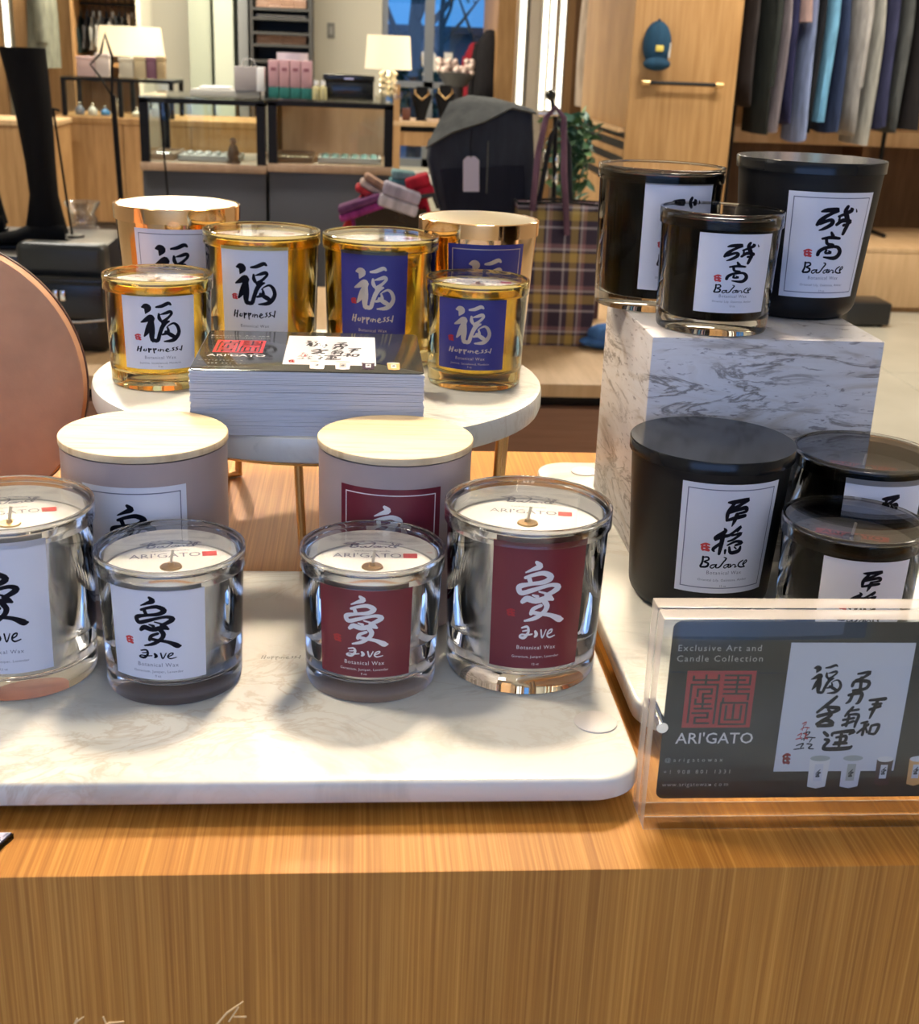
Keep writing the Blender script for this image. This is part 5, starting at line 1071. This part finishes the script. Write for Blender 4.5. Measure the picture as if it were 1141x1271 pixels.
lb_ = empty('glass_bowl', (at(566, 95, 9.95).x, 9.95, 0), 0, 'tall stand with a bowl of white string lights before the window', 'pedestal'); zb = at(566, 90, 9.95).z
obj('stand', MB().lathe([(0, 0), (.14, 0), (.07, .1), (.06, zb-.1), (0, zb-.1)], 28).mesh('s'), mat('pedestal_dark', (.04, .04, .05), .4), lb_, smooth=50); obj('bowl', MB().lathe([(0, zb-.1), (.08, zb-.1), (.14, zb), (.13, zb), (.07, zb-.08), (0, zb-.08)], 28).mesh('b'), mat('pedestal_dark2', (.08, .08, .09), .4), lb_, smooth=50)
rn = random.Random(4); bl_ = MB()
for _ in range(40): bl_.ball((rn.uniform(-.14, .14), rn.uniform(-.1, .1), zb+rn.uniform(0, .08)), rn.uniform(.015, .03), 8, 6)
tag(obj('stringlights', bl_.mesh('b'), mat('stringlight_pale', (.75, .60, .55), .6), lb_, smooth=70), kind='stuff')  # pale balls stand in for string lights, brightness put into the colour
# oak column, cream panel with four light strips, oak side panels
struct(box('trim_4', (at(617, 60, 10.0).x, at(641, 60, 10.0).x, 10.0, 11.19, 0, 3), OAKFAR))
rp_ = empty('lit_wall_panel', (0, 0, 0), 0, 'cream and oak wall panel behind the four vertical light strips', 'wall panel')
for (a, b, m_) in ((641, 646, OAKDK), (656, 676, GREYW), (684, 692, OAKFAR), (700, 712, OAKFAR), (712, 728, OAKDK), (728, 790, OAKFAR)):
    box('panel', (at(a, 60, 9.4).x, at(b, 60, 9.4).x, 9.4, 9.46, 0, 2.6), m_, rp_)
box('backing', (at(640, 60, 9.47).x, at(800, 60, 9.47).x, 9.47, 9.5, 0, 2.6), GREYW, rp_)
for px, w_, l in ((648.5, 6, 'light strip nearest the window, left of the four on the cream panel'), (676.5, 5, 'second light strip from the window'), (686, 5, 'third light strip from the window'), (698, 5, 'light strip nearest the patterned robe')): led(px, 9.38, w_, l)
garment(at(732, 50, 8.9).x, 8.9, .13, .34, at(726, 132, 8.9).z, 2.1, (.34, .27, .22), 'patterned beige robe hanging beside the light strips', 'robe', seed=41)
garment(at(741, 50, 9.05).x, 9.22, .08, .24, at(738, 120, 9.05).z, 2.1, (.05, .045, .07), 'dark robe hanging behind the patterned beige robe', 'robe', seed=42)
tag(obj('robe_rail', MB().tube([(at(722, 20, 9).x-.1, 8.97, 2.13), (at(760, 20, 9).x, 8.97, 2.13), (at(760, 20, 9).x, 9.4, 2.13)], .012, 8).mesh('r'), BLACK), 'black rail above the patterned robe', 'rail')
# ------------------------------------------------------------------ wardrobe with drawers and cap column
wx_ = at(781, 100, 6.9).x; wx2 = at(914, 100, 6.9).x
wa = empty('oak_wardrobe', (wx_, 6.9, 0), 0, 'tall oak wardrobe end with side drawers, a cap hook and a pull bar', 'wardrobe')
w = wx2-wx_
WARDM = wood('wardrobe_oak', (.34, .185, .07), (.41, .235, .095), (.48, .29, .125), (34, 4, 2), .45, (3, .5, .5))
box('front_panel', (.004, w, 0, .03, 0, 2.6), WARDM, wa, .002); box('body', (.03, w, .03, 1.5, .05, 2.58), OAKFAR, wa)
zd = [at(760, 158, 7.4).z, at(760, 172, 7.4).z, at(755, 190, 7.4).z, at(750, 215, 7.4).z, .05]
for k in range(4): box('drawer', (.006, .03, .06, 1.46, zd[k+1]+.012, zd[k]-.035), OAKFAR, wa, .002)
box('drawer_recess', (.022, .03, .04, 1.48, .05, zd[0]), BLACK, wa); box('side_panel', (.006, .03, .04, 1.48, zd[0]+.02, 2.58), WARDM, wa); box('shelf', (-.03, .03, .04, 1.2, zd[0]-.002, zd[0]+.018), BENCHTOP, wa)
hz = at(848, 104, 6.87).z; h0, h1 = at(797, 104, 6.85).x-wx_, at(898, 104, 6.85).x-wx_
pb = obj('pull_bar', MB().tube([(h0+.03, -.05, hz), (h1-.03, -.05, hz)], .010, 12).mesh('p'), BLACK, wa, smooth=50)
for x in (h0, h1-.04): obj('bar_mount', MB().tube([(x, -.05, hz), (x+.04, -.05, hz)], .014, 12).mesh('m'), BRASS, pb, smooth=50); obj('standoff', MB().tube([(x+.02, -.05, hz), (x+.02, .0, hz)], .008, 10).mesh('m'), BRASS, pb, smooth=50)
cp = at(818, 55, 6.82); ct = empty('baseball_cap', (cp.x, 6.862, cp.z), 0, 'navy blue cap with yellow badge hanging on the oak wardrobe', 'cap'); CB = cloth_m('cap_blue', (.014, .050, .095), .2)
m = MB().ball((0, 0, 0), (.075, .06, .115), 24, 14).mesh('c'); 
for v in m.vertices:
    if v.co.y > .03: v.co.y = .03
obj('crown', m, CB, ct, smooth=70); m = MB().ball((0, -.03, -.095), (.072, .055, .035), 24, 10).mesh('b'); obj('brim', m, CB, ct, (0, 0, 0), smooth=70)
obj('badge', MB().box(-.018, .022, -.066, -.054, -.035, -.005).mesh('b', .004, 2), mat('badge_yellow', (.62, .50, .10), .6), ct, smooth=40); obj('side_tag', MB().box(.055, .066, -.035, -.01, -.065, .01).mesh('t', .002, 1), mat('tag_pale', (.6, .6, .55), .6), ct, smooth=40); obj('button', MB().ball((0, -.01, .116), .008, 10, 6).mesh('b'), CB, ct, smooth=70); obj('hook', MB().tube([(0, .036, .08), (0, .0, .085)], .005, 8).mesh('h'), BRASS, ct)
# right bay: plinth, ledge, back panels
px_r = wx2+.01
rb_ = empty('oak_plinth', (px_r, 6.86, 0), 0, 'long low oak plinth under the hanging clothes at right', 'plinth'); pz = at(1100, 308, 6.86).z; PW = 5.15-px_r
box('front', (0, PW, 0, .03, .03, pz-.03), BENCHTOP, rb_, .003); box('top', (0, PW, 0, .95, pz-.03, pz), BENCHTOP, rb_, .004); box('body', (.02, PW-.02, .03, .9, 0, pz-.03), OAKFAR, rb_)
by = 7.85; bz_ = at(1000, 160, by).z
bb = empty('oak_back_unit', (px_r, by, 0), 0, 'oak back unit with ledge and dark recess behind the hanging clothes', 'cabinet')
box('ledge', (0, PW, -.02, .5, bz_-.09, bz_), BENCHTOP, bb, .003); box('recess_back', (0, PW, .35, .4, 0, bz_-.09), OAKDK, bb); box('upper_panel', (0, PW, .45, .5, bz_, 2.6), OAKFAR, bb)  # shade of the recess is put into the darker oak of its back
for x in (0, PW*.35, PW*.7): box('divider', (x, x+.04, 0, .35, 0, bz_-.09), OAKDK, bb)
RY = 7.25
rr = empty('garment_rack', (0, RY, pz), 0, 'black garment rack standing on the oak plinth at right', 'rack')
xa, xb = at(926, 160, RY).x, at(1112, 230, RY).x
for x in (xa, xb):
    obj('upright', MB().tube([(x, .27, .004), (x, .27, 1.74), (x, .20, 1.80), (x, 0, 1.80), (x, 0, 1.75)], .013, 10).mesh('u'), BLACK, rr, smooth=50); obj('foot', MB().tube([(x, .05, .012), (x, .33, .012)], .012, 8).mesh('f'), BLACK, rr, smooth=50)
obj('rail', MB().tube([(xa-.1, 0, 1.74), (xb+.5, 0, 1.74)], .014, 10).mesh('r'), BLACK, rr, smooth=50)
gl_ = [(922, 128, 20, (.035, .030, .030), 'brown black coat at the left end of the rack'), (944, 165, 24, (.022, .026, .024), 'long black coat beside the wardrobe'),
 (960, 160, 7, (.48, .42, .46), 'pale shirt hem behind the navy trousers'), (971, 150, 19, (.028, .030, .085), 'navy trousers on the garment rack'), (983, 28, 13, (.72, .50, .46), 'short blush pink top on the garment rack'),
 (994, 172, 8, (.30, .38, .62), 'long pale blue scarf on the garment rack'), (1001, 160, 12, (.014, .015, .018), 'black trousers between the blue pieces'), (1016, 150, 20, (.14, .33, .50), 'light denim blue garment on the rack'),
 (1032, 160, 20, (.03, .045, .10), 'dark blue garment beside the light denim one'), (1052, 164, 24, (.33, .32, .31), 'stone grey cardigan on the garment rack'), (1073, 178, 15, (.50, .50, .46), 'long off white garment on the rack'),
 (1090, 156, 18, (.035, .038, .085), 'indigo garment beside the off white one'), (1106, 160, 20, (.07, .075, .075), 'charcoal garment near the rack post'), (1130, 160, 30, (.018, .016, .017), 'black garment at the right end of the rack')]
for k, (px, pyb, wpx, c_, l) in enumerate(gl_):
    dy = (.02, -.03)[k % 2]
    g_ = garment(at(px, 80, RY).x, RY, wpx*RY/1560*.66, .42, at(px, pyb, RY+dy).z, pz+1.70, c_, l, 'garment', 'clothes on the garment rack', seed=60+k, hem=.02*(k % 3-1), taper=.8, sleeves=(wpx > 20))
# caster box under the plinth at the right
cb = empty('floor_case', (at(1088, 405, 6.4).x, 6.5, 0), 0, 'small black case on the floor beside the oak plinth', 'case')
box('body', (-.16, .08, -.08, .14, .012, .13), mat('case_black', (.015, .015, .016), .4), cb, .01); box('clasp', (.081, .088, -.04, .06, .03, .11), mat('case_grey', (.4, .4, .38), .4), cb)
for x in (-.12, .04): obj('caster', MB().tube([(x, -.06, .012), (x, -.03, .012)], .012, 10).mesh('c'), BLACK, cb, smooth=40)
